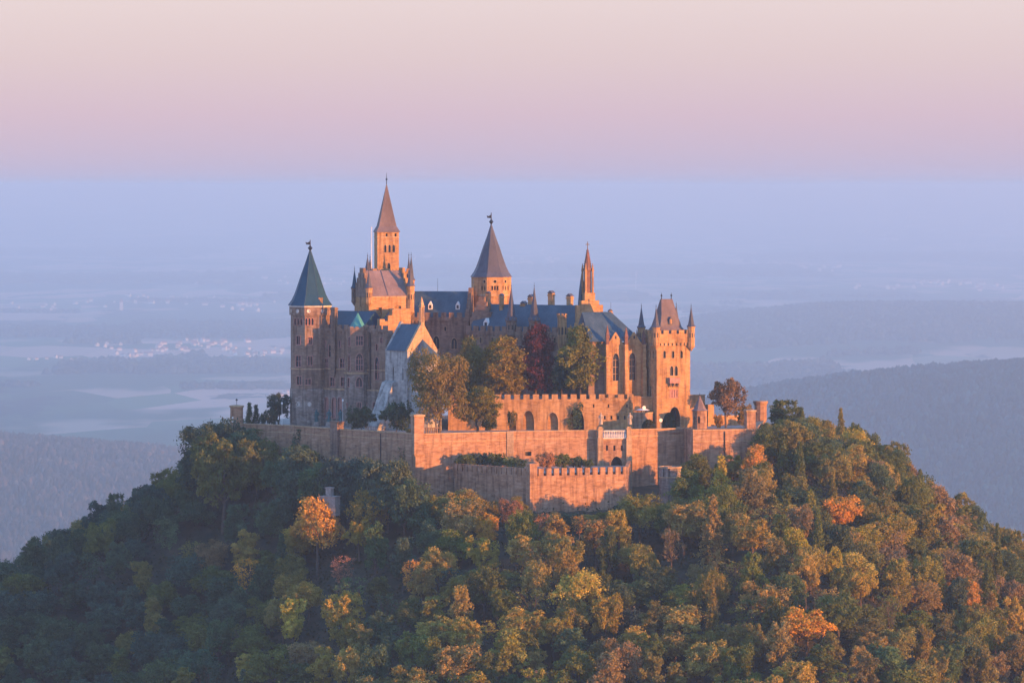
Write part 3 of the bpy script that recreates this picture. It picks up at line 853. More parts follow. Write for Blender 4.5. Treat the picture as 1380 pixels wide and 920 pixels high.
mb.box(uc - 0.7, uc + 0.7, -0.75, 0.6, z508, zc)
mb.prism([(uc - 0.15, -0.2), (uc + 0.15, -0.2), (uc + 0.15, 0.1), (uc - 0.15, 0.1)], z508 - 2.2, z508 - 2.19)
mb.lathe(uc, -0.1, [(0.1, z508 - 2.0), (0.9, z508 + 0.002)], 4, R(45))
mb.box(uc - 0.85, uc + 0.85, -0.9, 0.75, zc - 0.6, zc - 0.25)
mb.build('chimney', M['brown'], w.root)
ub = w.at((0, 0), (1, 0), 482.5, 480)[0]
Pb = ngon(ub, 0.2, 3.55, 6, R(-93))
zbt = w.zl(444, ub, -3); zcb = w.zl(503, ub, -3)
for e, lst in ((0, [(484.5, 465, 1.9, 2.5, 'rect', 2, 1), (484.5, 499, 1.9, 4.6, 'lancet', 2, 2)]), (5, [(471, 466, 1.1, 2.4, 'rect', 1, 1), (471, 499, 1.3, 4.4, 'lancet', 1, 2)]), (1, [(496, 466, 0.7, 2.2, 'rect', 1, 1)])):
    for q in lst: w.win(e, *q[:5], mull=q[5], bars=q[6], frame='redtrim')
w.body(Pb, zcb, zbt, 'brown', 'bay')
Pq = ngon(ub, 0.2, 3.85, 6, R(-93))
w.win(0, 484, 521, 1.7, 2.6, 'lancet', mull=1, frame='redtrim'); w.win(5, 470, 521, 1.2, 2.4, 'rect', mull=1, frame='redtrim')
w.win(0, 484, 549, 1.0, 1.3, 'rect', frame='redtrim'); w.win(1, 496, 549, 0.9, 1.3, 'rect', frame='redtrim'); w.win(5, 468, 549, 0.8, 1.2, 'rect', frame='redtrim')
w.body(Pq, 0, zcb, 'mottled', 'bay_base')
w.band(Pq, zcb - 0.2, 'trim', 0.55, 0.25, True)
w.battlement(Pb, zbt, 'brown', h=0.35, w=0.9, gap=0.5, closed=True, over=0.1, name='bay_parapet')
w.spire(ub, -0.1, zbt + 0.3, 2.55, w.zl(423, ub, -1) - zbt, 'copper', 6, 1.15, 'bay_roof', 0.6, R(-93))
mb = MB(); u2 = w.at((0, 0), (1, 0), 499.5, 500)[0]
mb.tube([(u2, -0.25, 0.3), (u2, -0.25, zp - 0.5)], [0.13, 0.13], 6); mb.build('drainpipe', M['iron'], w.root)

# high block with tiled roof, crow-stepped gables and turrets
k_ = B('gabled_palace', 'tall sunlit palace block with brown tiled roof and corner turrets', 'palace', 497, 24, 22, 5.0)
L = k_.at((0, 0), (1, 0), 553, 410)[0]; W_ = 11.5
ze = k_.zl(399, L / 2); zr = k_.zl(364.5, L / 2, W_ / 2)
k_.win(0, 511, 430, 1.6, 3.2, 'rect', mull=0, frame=None, pane='sand', depth=0.9)
k_.win(0, 536, 430, 2.0, 3.6, 'rect', mull=0, frame=None, pane='sand', depth=0.7)
k_.win(3, 485.5, 400, 0.7, 2.8, 'lancet', mull=0, frame='trim'); k_.win(3, 486.0, 414, 0.8, 0.8, 'oculus', mull=0, frame='trim'); k_.win(3, 481, 432, 0.7, 1.6, 'rect', frame='trim')
k_.win(3, 489, 432, 0.7, 1.6, 'rect', frame='trim')
k_.body([(0, 0), (L, 0), (L, W_), (0, W_)], 0, ze, 'sand')
k_.gable_roof(0.1, L - 0.1, 0, W_, ze + 0.02, zr, 'brownslate')
k_.stepped((0, W_), (0, 0), ze, zr, 'brown', 5, 0.8, 1.1, zdown=0.4)  # gable on the shaded side takes the darker stone, its sunlit twin the lighter
k_.stepped((L, 0), (L, W_), ze, zr, 'sand', 5, 0.8, 1.1, zdown=0.4)
k_.band([(0, 0), (L, 0)], ze - 0.4, 'trim', 0.35, 0.2, name='cornice')
mb = MB(); mb.tube([(L * 0.46, 0.0, ze + 0.25), (L * 0.46, W_ / 2, zr + 0.12)], [0.16, 0.16], 5); mb.build('roof_rib', M['violetslate'], k_.root)
k_.turret(0, 0, k_.zl(408), k_.zl(388), 0.95, k_.zl(366) - k_.zl(388), 'sand', 'violetslate')
k_.turret(L, 0, k_.zl(420, L), k_.zl(385.5, L), 1.05, k_.zl(357, L) - k_.zl(385.5, L), 'sand', 'violetslate')
k_.turret(0, W_, k_.zl(406, 0, W_), k_.zl(388, 0, W_), 0.85, k_.zl(363, 0, W_) - k_.zl(388, 0, W_), 'brown', 'tealslate')

# tall square tower with its block
q = B('square_keep', 'tallest square tower with a steep violet spire and three lancets', 'tower', 508.5, 42, 10, 5.0)
Lw = 6.1
zt = q.zl(313, 2.8)
for px in (519.3, 525, 530.7): q.win(0, px, 340, 0.62, 2.1, 'lancet', mull=0, frame='trim')
q.win(0, 524, 363, 0.9, 1.8, 'lancet', mull=0, frame='trim')
for px in (521, 533): q.win(0, px, 319, 0.55, 0.9, 'rect', mull=0, frame=None, pane='dark', depth=0.4)
q.body([(0, 0), (Lw, 0), (Lw, Lw), (0, Lw)], 0, zt, 'sand')
q.band([(0, 0), (Lw, 0), (Lw, Lw), (0, Lw)], q.zl(320, 2.8), 'trim', 0.25, 0.12, True)
mb = MB(); h = q.zl(247.5, 2.8, 2.8) - zt; c_ = Lw / 2
mb.lathe(c_, c_, [(Lw * 0.78, zt), (Lw * 0.77, zt + 0.15), (Lw * 0.57, zt + h * 0.13), (Lw * 0.44, zt + h * 0.32), (0.07, zt + h)], 4, R(45))
ro = mb.build('roof', M['mauveslate'], q.root)
mb = MB(); mb.tube([(c_, c_, zt + h - 0.3), (c_, c_, zt + h + 3.0)], [0.12, 0.05]); mb.lathe(c_, c_, [(0.1, zt + h + 0.9), (0.34, zt + h + 1.2), (0.1, zt + h + 1.5)], 8); mb.build('finial', M['iron'], ro)
# the broad block it rises from, four turrets
b0 = B('turreted_block', 'flat-topped block behind the tiled palace roof with four slim turrets', 'palace', 494.5, 36, 8, 5.0)
L = b0.at((0, 0), (1, 0), 552, 390)[0]; W_ = 12.5
zt = b0.zl(368, L / 2)
b0.body([(0, 0), (L, 0), (L, 4.9), (0, 4.9)], 0, zt, 'sand')
mb = MB(); mb.box(1.2, 3.2, 0.3, 2.5, zt + 0.004, zt + 1.2); o = mb.build('roof_hatch', M['redtrim'], b0.root)
b0.battlement([(0, 0), (L, 0)], zt, 'sand', h=0.8, w=1.2, gap=0.7, corbel=False)
for x, y, pt, ps in ((0.2, 0.2, 366, 345.5), (1.3, 3.9, 367, 348), (L - 0.2, 0.2, 380, 345), (L + 0.9, 3.9, 377.5, 344.5)):
    z1_ = b0.zl(pt, x, y)
    b0.turret(x, y, z1_ - 3.4, z1_, 0.95, b0.zl(ps, x, y) - z1_, 'sand', 'violetslate')
fp = MB(); fx_, fz = WX(500.5, 36.8), 5 + zt
fp.tube([(fx_, 37.6, fz - 1), (fx_, 37.6, WZ(308, 36))], [0.10, 0.05], 6); fp.lathe(fx_, 37.6, [(0.05, WZ(308, 36)), (0.2, WZ(307, 36)), (0.05, WZ(306, 36))], 8)
tag(fp.build('flagpole', M['white']), 'slender white flagpole without a flag beside the tallest square tower', 'flagpole')

# stepped annexe in front of the palace
x_ = B('stair_annexe', 'sunlit crow-stepped gable wing tucked between the palace and the pale chapel', 'annexe', 513, 17, 25, -1.2)
L = x_.at((0, 0), (1, 0), 557, 440)[0]; W_ = 6.0
ze = x_.zl(452, L / 2); zr = x_.zl(421, L / 2)
x_.body([(0, 0), (L, 0), (L, W_), (0, W_)], 0, ze, 'brown')
x_.gable_roof(0, L, 0.7, W_, ze + 0.02, zr, 'slate', 'y')
x_.stepped((0, 0), (L, 0), ze, zr, 'sand', 4, 0.9, 1.2, inn=0.0)
mb = MB(); u_ = x_.at((0, 0), (1, 0), 543, 430)[0]; mb.box(u_ - 2.5, u_ + 2.5, 0.4, 3.6, ze, x_.zl(418, u_)); mb.box(u_ - 2.65, u_ + 2.65, 0.25, 3.75, x_.zl(418, u_), x_.zl(416, u_))
mb.build('stair_head', M['sand'], x_.root)
mb = MB(); u_ = x_.at((0, 0), (1, 0), 515, 440)[0]; mb.box(u_ - 0.8, u_ + 0.7, -0.25, 1.5, ze - 5, x_.zl(430, u_)); mb.build('corner_pier', M['sand'], x_.root)

# pale chapel
c = B('stone_chapel', 'pale rubble chapel with blue slate roof, bellcote and polygonal apse', 'chapel', 549, 0, 40, -1.2)
Wg, Ln = 10.4, 9.6
ze = c.zl(473, 0); zr = c.zl(437, Wg / 2)
c.win(3, 530, 512, 0.45, 3.6, 'lancet', mull=0, frame=None, pane='dark'); c.win(3, 543, 512, 0.45, 3.2, 'lancet', mull=0, frame=None, pane='dark')
c.win(0, 575, 500, 0.5, 2.2, 'lancet', mull=0, frame=None, pane='dark')
c.body([(0, 0), (Wg, 0), (Wg, Ln), (0, Ln)], 0, ze, 'chapel')
mb = MB(); mb.extrude([(-0.12, 0), (Wg + 0.12, 0), (Wg / 2 + 0.2, zr - ze + 0.55), (Wg / 2 - 0.2, zr - ze + 0.55)], (0, -0.02, ze), (1, 0), (0, 1), 0.8)
mb.build('gable', M['trim'], c.root)
mb = MB(); mb.extrude([(-0.12, 0), (Wg + 0.12, 0), (Wg / 2 + 0.2, zr - ze + 0.55), (Wg / 2 - 0.2, zr - ze + 0.55)], (0, Ln - 0.8, ze), (1, 0), (0, 1), 0.8)
mb.build('gable', M['chapel'], c.root)
c.gable_roof(0, Wg, 0.79, Ln - 0.81, ze + 0.01, zr, 'slate', 'y', over=0.3)
mb = MB(); zb_ = zr - 0.6; zt_ = c.zl(412, Wg / 2)
mb.box(Wg / 2 - 0.55, Wg / 2 + 0.55, -0.2, 0.9, zb_ - 1.6, zb_ + 1.0)
for sx in (-0.42, 0.42):
    for sy in (0.0, 0.7): mb.box(Wg / 2 + sx - 0.14, Wg / 2 + sx + 0.14, sy - 0.14, sy + 0.14, zb_ + 1.0, zt_ - 0.4)
mb.box(Wg / 2 - 0.6, Wg / 2 + 0.6, -0.25, 0.95, zt_ - 0.4, zt_)
bc = mb.build('bellcote', M['trim'], c.root)
mb = MB(); zz = c.zl(400, Wg / 2)
mb.lathe(Wg / 2, 0.35, [(0.75, zt_), (0.07, zz)], 4, R(45))
for k in range(5):
    s_ = (k + 0.5) / 5.5
    for qx, qy in ((1, 0), (-1, 0), (0, 1), (0, -1)):
        rr = 0.75 * (1 - s_) * 0.95
        mb.lathe(Wg / 2 + (qx - qy) * rr * 0.7, 0.35 + (qx + qy) * rr * 0.7, [(0.13, zt_ + (zz - zt_) * s_ - 0.14), (0.02, zt_ + (zz - zt_) * s_ + 0.2)], 4)
mb.build('spire', M['trim'], bc)
Pa = [(0.7, 0.1), (0.7, -2.8), (2.9, -5.2), (7.6, -5.2), (9.7, -2.8), (9.7, 0.1)]
za = c.zl(485, Wg / 2, -3)
c.win(2, 585, 505, 0.6, 2.2, 'lancet', mull=0, frame='trim'); c.win(1, 568, 505, 0.6, 2.2, 'lancet', mull=0, frame='trim')
c.body(Pa, 0, za, 'chapel', 'apse')
mb = MB(); zap = c.zl(457, Wg / 2, 0)
base = [(Wg / 2 + (x - Wg / 2) * 1.08, y - (0.25 if y < 0 else 0), za) for x, y in Pa]
mb.add(base + [(Wg / 2, -0.05, zap)], [(i, i + 1, 6) for i in range(5)] + [(5, 4, 3, 2, 1, 0)])
mb.build('apse_roof', M['slate'], c.root)
# battered pale buttress at its left foot
mb = MB()
mb.add([(-0.02, 4.0, 0), (-6.5, 5.0, 0), (-6.5, 9.5, 0), (-0.02, 9.5, 0), (-0.02, 4.3, c.zl(514)), (-1.2, 4.6, c.zl(516)), (-1.2, 9.5, c.zl(516)), (-0.02, 9.5, c.zl(514))],
       [(0, 1, 5, 4), (1, 2, 6, 5), (2, 3, 7, 6), (4, 5, 6, 7), (0, 3, 2, 1), (3, 0, 4, 7)])
mb.build('buttress', M['chapel'], c.root)

# middle wing in shade
mw = B('central_wing', 'shaded central wing with battlements, blue slate roof and two white dormers', 'castle wing', 553, 47, -8, 5.0)
L = mw.at((0, 0), (1, 0), 632, 430)[0]; W_ = 13
zp = mw.zl(431, L / 2); zr = mw.zl(392.5, L / 2, 6.5)
mw.win(0, 588, 470, 1.8, 3.6, 'lancet', frame='trim'); mw.win(0, 612, 470, 1.6, 3.0, 'lancet', frame='trim'); mw.win(0, 570, 470, 1.6, 3.0, 'lancet', frame='trim')
mw.win(0, 600, 446, 0.6, 1.2, 'rect', frame='trim', mull=0); mw.win(0, 575, 446, 0.6, 1.2, 'rect', frame='trim', mull=0)
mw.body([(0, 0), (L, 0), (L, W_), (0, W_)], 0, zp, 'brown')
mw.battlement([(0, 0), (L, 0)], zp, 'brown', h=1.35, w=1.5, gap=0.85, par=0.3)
mw.gable_roof(0, L, 0.9, W_, zp + 0.6, zr, 'slate')
for px in (578, 615): mw.dormer(mw.at((0, 0), (1, 0), px, 410)[0], 2.3, mw.zl(417, 5, 2.3), 1.15, 2.3, 2.2)
mw.stepped((L, 0), (L, W_), zp + 0.6, zr, 'brown', 5, 1.0, 1.4, zdown=0.5)
mb = MB(); x = mw.at((0, 0), (1, 0), 585, 392)[0]; mb.tube([(x, 6.5, zr - 0.2), (x, 6.5, mw.zl(375, x, 6.5))], [0.05, 0.03], 5); mb.build('lightning_rod', M['iron'], mw.root)
# lit stepped gable between the wing and the octagonal tower
sg = B('crow_stepped_gable', 'narrow crow-stepped gable house in front of the central octagonal tower', 'gabled house', 634, 42, -20, 5.0)
L = sg.at((0, 0), (1, 0), 664, 430)[0]
ze = sg.zl(438, L / 2); zr = sg.zl(404, L / 2)
sg.win(0, 645, 432, 0.9, 2.0, 'lancet', frame='trim')
sg.body([(0, 0), (L, 0), (L, 7), (0, 7)], 0, ze, 'brown')
sg.stepped((0, 0), (L, 0), ze, zr, 'brown', 5, 0.9, 1.2, inn=0.0)
sg.gable_roof(0.1, L - 0.1, 0.9, 7, ze + 0.02, zr - 0.5, 'slate', 'y')
for px, pt in ((655, 395), (673, 398)):
    u_ = sg.at((0, 0), (1, 0), px, 420)[0]
    sg.chimney(u_, 1.8, ze, sg.zl(pt, u_, 1.8), 1.0, 1.2, 'sand')

# central octagonal tower
ct = B('octagonal_tower', 'sunlit round tower with violet eight-sided spire rising from the castle\'s middle', 'tower', 662, 56, 0, 5.0)
rot = R(-12)
P = ngon(0, 0, 5.45, 8, rot)
ze = ct.zl(373.5, 0, -5)
ct.body(P, 0, ct.zl(398, 0, -5), 'sand')
for e, px in ((4, 645), (5, 653), (6, 667), (7, 681), (5, 660)):
    if (e, px) != (5, 660): ct.win(e, px, 381.5, 0.9, 0.9, 'oculus', mull=0, frame='trim', pane='dark')
    for d in (-3.6, 0, 3.6):
        if (e, px) != (5, 660): ct.win(e, px + d, 391, 0.5, 1.2, 'rect', mull=0, frame=None, pane='dark', depth=0.4)
ct.body(ngon(0, 0, 5.75, 8, rot), ct.zl(398, 0, -5), ze, 'sand', 'drum')
ct.band(ngon(0, 0, 5.75, 8, rot), ct.zl(399, 0, -5), 'trim', 0.5, 0.1, True)
ct.spire(0, 0, ze, 5.75, ct.zl(303) - ze, 'violetslate', 8, 1.06, 'roof', 3.4, rot, vane=True)

# right wing in shade with slate roof
rwg = B('long_wing', 'long shaded wing with battlements and slate roof behind the garden trees', 'castle wing', 630, 39, -30, 5.0)
L = rwg.at((0, 0), (1, 0), 779, 440)[0]; W_ = 13.5
zp = rwg.zl(450, L * 0.4); zr = rwg.zl(410.5, L * 0.5, 6.7)
for px in (640, 655, 672, 700, 715, 735): rwg.win(0, px, 480, 1.1, 2.4, 'rect', frame='trim')
for px in (648, 664, 742, 748): rwg.win(0, px, 462, 0.8, 1.5, 'rect', frame='trim')
rwg.win(0, 745, 470, 1.3, 2.6, 'rect', frame='trim', bars=1); rwg.win(0, 770, 478, 1.1, 2.6, 'rect', frame='trim', bars=1)
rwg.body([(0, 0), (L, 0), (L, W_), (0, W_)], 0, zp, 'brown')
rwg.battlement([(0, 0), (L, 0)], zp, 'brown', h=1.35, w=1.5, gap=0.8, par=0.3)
rwg.gable_roof(0, L - 0.7, 0.9, W_, zp + 0.6, zr, 'slate')
rwg.stepped((L, 0), (L, W_), zp, zr, 'sand', 6, 1.2, 2.4, zdown=0.5)
for px in (688.5, 719.5):
    u_ = rwg.at((0, 0), (1, 0), px, 440)[0]
    z1_ = rwg.zl(431.5, u_, 0.2)
    rwg.turret(u_, 0.2, z1_ - 4.0, z1_, 1.45, rwg.zl(382, u_, 0.2) - z1_ - 1.0, 'brown', 'violetslate', 8, 1.6, crown=True, finial=1.3)
for px, py in ((743, 392), (768, 396), (716, 397), (706, 406)):
    yy = 9.2 if px != 706 else 7.5
    u_ = rwg.at((0, yy), (1, yy), px, 405)[0]
    rwg.chimney(u_, yy, zp + 1, rwg.zl(py + 3, u_, yy), 1.35, 1.5, 'sand')
rwg.dormer(rwg.at((0, 3), (1, 3), 657, 430)[0], 2.0, zp + 1.6, 1.5, 2.6, 3.0)
# hanging stair turret near the right end
u_ = rwg.at((0, 0), (1, 0), 759, 450)[0]
mb = MB(); zt_ = rwg.zl(425, u_, -1); zb_ = rwg.zl(463, u_, -1)
mb.lathe(u_, -0.6, [(0.1, zb_ - 4.2), (0.7, zb_ - 2.2), (1.35, zb_), (1.35, zt_ - 0.7), (1.5, zt_ - 0.6), (1.5, zt_)], 8, R(10))
o = mb.build('stair_turret', M['sand'], rwg.root)
mb = MB()
for k in range(8): mb.lathe(u_ + 1.25 * math.cos(R(10 + 22.5 + 45 * k)), -0.6 + 1.25 * math.sin(R(10 + 22.5 + 45 * k)), [(0.3, zt_ + 0.003), (0.3, zt_ + 0.55)], 4, R(55 + 45 * k))
mb.build('crown', M['sand'], o)
mb = MB()
for k in (4, 5, 6, 7):
    an = R(10 + 22.5 + 45 * k); rr = 1.35 * math.cos(R(22.5)) + 0.012; cx_, cy_ = u_ + rr * math.cos(an), -0.6 + rr * math.sin(an)
    zc_ = zb_ + (zt_ - zb_) * 0.45
    mb.quad(*[(cx_ - math.sin(an) * q_, cy_ + math.cos(an) * q_, zz_) for q_, zz_ in ((-0.25, zc_ - 1), (0.25, zc_ - 1), (0.25, zc_ + 0.8), (0, zc_ + 1.2), (-0.25, zc_ + 0.8))])
mb.build('slit', M['dark'], o)

# church: bell spire, nave, gabled bays
sp_ = B('church_spire', 'slim openwork stone spire with cross above the sunlit stepped gable', 'spire', 789, 24, 24, 5.0)
zt_ = sp_.zl(397, 1); z0_ = sp_.zl(425, 1)
mb = MB(); mb.box(0.1, 2.3, 0, 2.4, z0_ - 6, zt_); mb.box(-2.6, 5.2, -0.3, 1.2, z0_ - 8, sp_.zl(411, 1)); mb.box(-1.3, 4.0, -0.28, 1.18, sp_.zl(411, 1), sp_.zl(405, 1)); mb.box(-0.3, 2.8, -0.26, 1.16, sp_.zl(405, 1), zt_ + 0.5)
mb.build('gable_front', M['sand'], sp_.root)
zs = sp_.zl(366, 1)
for sx in (0.15, 2.25):
    for sy in (0.15, 2.25):
        mb = MB(); mb.lathe(sx, sy, [(0.34, zt_), (0.30, zs), (0.42, zs + 0.05), (0.05, zs + 2.3)], 4, R(45)); mb.build('pinnacle', M['sand'], sp_.root)
mb = MB(); mb.box(0.45, 1.95, 0.45, 1.95, zt_, zs + 0.6); mb.build('lantern', M['darkstone'], sp_.root)
mb = MB(); za_ = sp_.zl(334, 1.2, 1.2)
mb.lathe(1.2, 1.2, [(1.25, zs + 0.3), (1.0, zs + 1.2), (0.1, za_)], 8, R(22.5))
for k in range(8):
    s_ = (k + 0.6) / 9
    for j in range(4):
        an = R(45 + 90 * j); rr = 1.0 * (1 - s_) + 0.1; zz_ = zs + 1.2 + (za_ - zs - 1.2) * s_
        mb.lathe(1.2 + rr * math.cos(an), 1.2 + rr * math.sin(an), [(0.03, zz_ - 0.25), (0.2, zz_), (0.03, zz_ + 0.2)], 4, an)
o = mb.build('spire', M['darkstone'], sp_.root)
mb = MB(); mb.box(1.12, 1.28, 1.12, 1.28, za_ - 0.2, za_ + 1.7); mb.box(0.65, 1.75, 1.121, 1.279, za_ + 0.85, za_ + 1.05); mb.build('cross', M['iron'], o)
mb = MB(); mb.lathe(0.3, 2.9, [(1.35, z0_ + 1.6), (0.85, zt_ + 1.5), (0.05, zs + 0.5)], 4, R(45)); mb.build('stair_roof', M['slate'], sp_.root)

ch = B('castle_church', 'sunlit church with two gabled bays, tall pointed windows and pinnacled buttresses', 'church', 817, 5, 18, 5.0)
L = ch.at((0, 0), (1, 0), 867, 490)[0]; W_ = 11
ze = ch.zl(463, L / 2); hb = L / 2
zs_ = ch.zl(511, L / 2)
zbase = 2.0
ch.win(0, 830, 513, 1.75, 7.4, 'lancet', mull=1, bars=3, frame='trim', depth=0.6)
ch.win(0, 852, 512, 1.75, 7.4, 'lancet', mull=1, bars=3, frame='trim', depth=0.6)
ch.body([(0, 0), (L, 0), (L, W_), (0, W_)], 0, ze, 'sand')
for j in range(2):
    mb = MB()
    mb.extrude([(j * hb + 0.35, -0.3), (j * hb + hb - 0.35, -0.3), (j * hb + hb / 2 + 0.12, ch.zl(447.5, hb) - ze), (j * hb + hb / 2 - 0.12, ch.zl(447.5, hb) - ze)], (0, -0.12, ze), (1, 0), (0, 1), 0.7)
    o = mb.build('gable', M['sand'], ch.root)
    mb = MB(); zc_ = ze + 1.3
    mb.extrude(opening(0.5, 0.9, 'lancet'), (j * hb + hb / 2, -0.16, zc_), (1, 0), (0, 1), 0.1); mb.build('niche', M['dark'], o)
for j, u_ in enumerate((0.1, hb, L - 0.1)):
    mb = MB(); pr = 1.5 if j != 1 else 1.9
    mb.box(u_ - 0.55, u_ + 0.55, -pr, 0.25, 0, ch.zl(497, u_)); mb.box(u_ - 0.5, u_ + 0.5, -pr + 0.35, 0.24, ch.zl(497, u_), ze - 0.2)
    o = mb.build('buttress', M['sand'], ch.root)
    mb = MB(); y_ = -pr + 0.85
    mb.lathe(u_, y_, [(0.62, ze - 0.2), (0.58, ze + 1.6), (0.78, ze + 1.65), (0.06, ch.zl(438 + 3 * j, u_))], 4, R(45))
    mb.build('pinnacle', M['darkstone'], o)
for x, y in ((-0.6, 4.5), (L + 0.3, 6)):
    mb = MB(); mb.box(x - 0.4, x + 0.4, y - 0.4, y + 0.4, 0, ze); mb.lathe(x, y, [(0.6, ze), (0.06, ze + 3.6)], 4, R(45)); mb.build('pinnacle', M['darkstone'], ch.root)
mb = MB()
zr_ = ch.zl(420, 0, 9)
mb.add([(-4.5, 0.5, ze + 0.6), (L, 0.5, ze + 0.6), (L, W_ + 3, ze + 0.6), (-4.5, W_ + 3, ze + 0.6), (-4.5, 7.2, zr_), (L * 0.36, 7.2, zr_)], [(0, 1, 5, 4), (1, 2, 5), (2, 3, 4, 5), (3, 0, 4), (3, 2, 1, 0)])
mb.build('roof', M['slate'], ch.root)
mb = MB(); mb.box(-4.6, 0.3, 1.5, W_ + 2.9, 0, ze + 0.55); mb.build('nave_wall', M['brown'], ch.root)
ch.chimney(L * 0.42, 9.5, zr_ - 3, ch.zl(419, 4, 9.5), 0.9, 1.0, 'sand')
mb = MB(); mb.tube([(L * 0.36, 7.2, zr_ - 0.1), (L * 0.36, 7.2, zr_ + 2.6)], [0.05, 0.03], 5); mb.build('lightning_rod', M['iron'], ch.root)

# gate tower
ga = B('gate_tower', 'sunlit square gate tower with steep roof, corner turrets, balcony and arched gateway', 'tower', 885, 3, 22, -1.2)
Lg = ga.at((0, 0), (1, 0), 930, 500)[0]; Wd = 9.4
zt = ga.zl(462, Lg / 2)
for px in (895.5, 907, 918.5): ga.win(0, px, 482.5, 0.7, 2.0, 'lancet', mull=0, frame='trim')
ga.win(0, 905, 506, 0.95, 2.6, 'lancet', mull=0, frame='trim'); ga.win(0, 911, 506, 0.95, 2.6, 'lancet', mull=0, frame='trim')
ga.win(0, 909, 575, 3.3, 5.4, 'lancet', mull=0, frame='trim', pane='dark', depth=2.5)
ga.win(0, 908, 535.5, 2.1, 2.1, 'rect', mull=2, bars=0, frame='redtrim', pane='redtrim', depth=0.15)
for px in (871, 876, 881): ga.win(3, px, 483, 0.6, 2.0, 'lancet', mull=0, frame='trim')
ga.win(3, 876.5, 534, 1.5, 2.8, 'rect', mull=1, frame='trim')
ga.body([(0, 0), (Lg, 0), (Lg, Wd), (0, Wd)], 0, zt, 'sand')
Pg = [(-0.35, -0.35), (Lg + 0.35, -0.35), (Lg + 0.35, Wd + 0.35), (-0.35, Wd + 0.35)]
zu = ga.zl(452, Lg / 2)
ga.body(Pg, zt, zu, 'sand', 'upper_wall')
mb = MB()
for p, q_, n_ in ((Pg[0], Pg[1], 9), (Pg[3], Pg[0], 8), (Pg[1], Pg[2], 8)):
    f = ga.fx(p, q_); LL = math.hypot(q_[0] - p[0], q_[1] - p[1])
    for i in range(n_):
        a_ = LL * (i + 0.5) / n_
        vs = [f(aa, yy, zz) for zz in (zt - 0.75, zt - 0.003) for aa, yy in ((a_ - 0.22, 0.02 if zz < zt - .1 else 0.02), (a_ + 0.22, 0.02), (a_ + 0.22, 0.5), (a_ - 0.22, 0.5))]
        mb.add(vs, [(0, 1, 5, 4), (1, 2, 6, 5), (2, 3, 7, 6), (3, 0, 4, 7), (0, 3, 2, 1)])
mb.build('machicolation', M['trim'], ga.root)
ga.battlement(Pg, zu, 'sand', h=1.0, w=1.35, gap=0.75, closed=True, over=0.03, corbel=False)
mb = MB(); cx_, cy_ = Lg / 2, Wd / 2
zb_ = zu + 0.4; zr_ = ga.zl(403, cx_, cy_)
H_ = zr_ - zb_
def rect(hw, hd, z): return [(cx_ - hw, cy_ - hd, z), (cx_ + hw, cy_ - hd, z), (cx_ + hw, cy_ + hd, z), (cx_ - hw, cy_ + hd, z)]
rings = [rect(4.3, 4.2, zb_), rect(3.1, 3.0, zb_ + H_ * 0.22), rect(2.35, 2.1, zb_ + H_ * 0.55), rect(1.65, 0.35, zr_)]
mb.add([v for r_ in rings for v in r_], [(4 * j + k, 4 * j + (k + 1) % 4, 4 * j + 4 + (k + 1) % 4, 4 * j + 4 + k) for j in range(3) for k in range(4)] + [(12, 13, 14, 15), (3, 2, 1, 0)])
ro = mb.build('roof', M['mauveslate'], ga.root)
for sx in (-1.45, 1.45):
    mb = MB(); mb.tube([(cx_ + sx, cy_, zr_ - 0.2), (cx_ + sx, cy_, zr_ + 1.7)], [0.16, 0.05], 6); mb.lathe(cx_ + sx, cy_, [(0.08, zr_ + 0.7), (0.3, zr_ + 1.0), (0.08, zr_ + 1.3)], 8); mb.build('finial', M['iron'], ro)
mb = MB(); mb.extrude([(-0.5, 0), (0.5, 0), (0.5, 1.2), (0, 2.0), (-0.5, 1.2)], (cx_, cy_ - 3.1, zb_ + H_ * 0.28), (1, 0), (0, 1), 1.6); o = mb.build('dormer', M['violetslate'], ro)
mb = MB(); mb.quad(*[(cx_ + a_, cy_ - 3.115, zb_ + H_ * 0.28 + z_) for a_, z_ in ((-0.3, 0.15), (0.3, 0.15), (0.3, 1.1), (0, 1.5), (-0.3, 1.1))]); mb.build('pane', M['sand'], o)
for (x, y), (pb_, pt_, ps_) in zip(Pg, ((464, 441, 414), (466, 440, 413), (464, 436, 411), (464, 441, 413))):
    xx, yy = x * 0.98 + 0.02, y * 0.98 + 0.02
    z1_ = ga.zl(pt_, xx, yy)
    ga.turret(xx, yy, ga.zl(pb_, xx, yy), z1_, 0.98, ga.zl(ps_, xx, yy) - z1_, 'sand', 'violetslate', 8, 1.4, finial=0.9)
uA, zA = ga.at((0, 0), (1, 0), 907.5, 516)
mb = MB(); mb.box(uA - 1.5, uA + 1.5, -1.15, 0.02, zA, zA + 0.25); mb.box(uA - 1.5, uA + 1.5, -1.15, -0.95, zA + 0.25, zA + 1.5); mb.box(uA - 1.5, uA - 1.3, -0.95, 0.02, zA + 0.25, zA + 1.5); mb.box(uA + 1.3, uA + 1.5, -0.95, 0.02, zA + 0.25, zA + 1.5)
o = mb.build('balcony', M['redtrim'], ga.root)
for d in (-1.1, 0, 1.1):
    mb = MB(); mb.lathe(uA + d, -0.45, [(0.08, zA - 1.1), (0.45, zA - 0.003)], 6); mb.build('corbel', M['brown'], o)

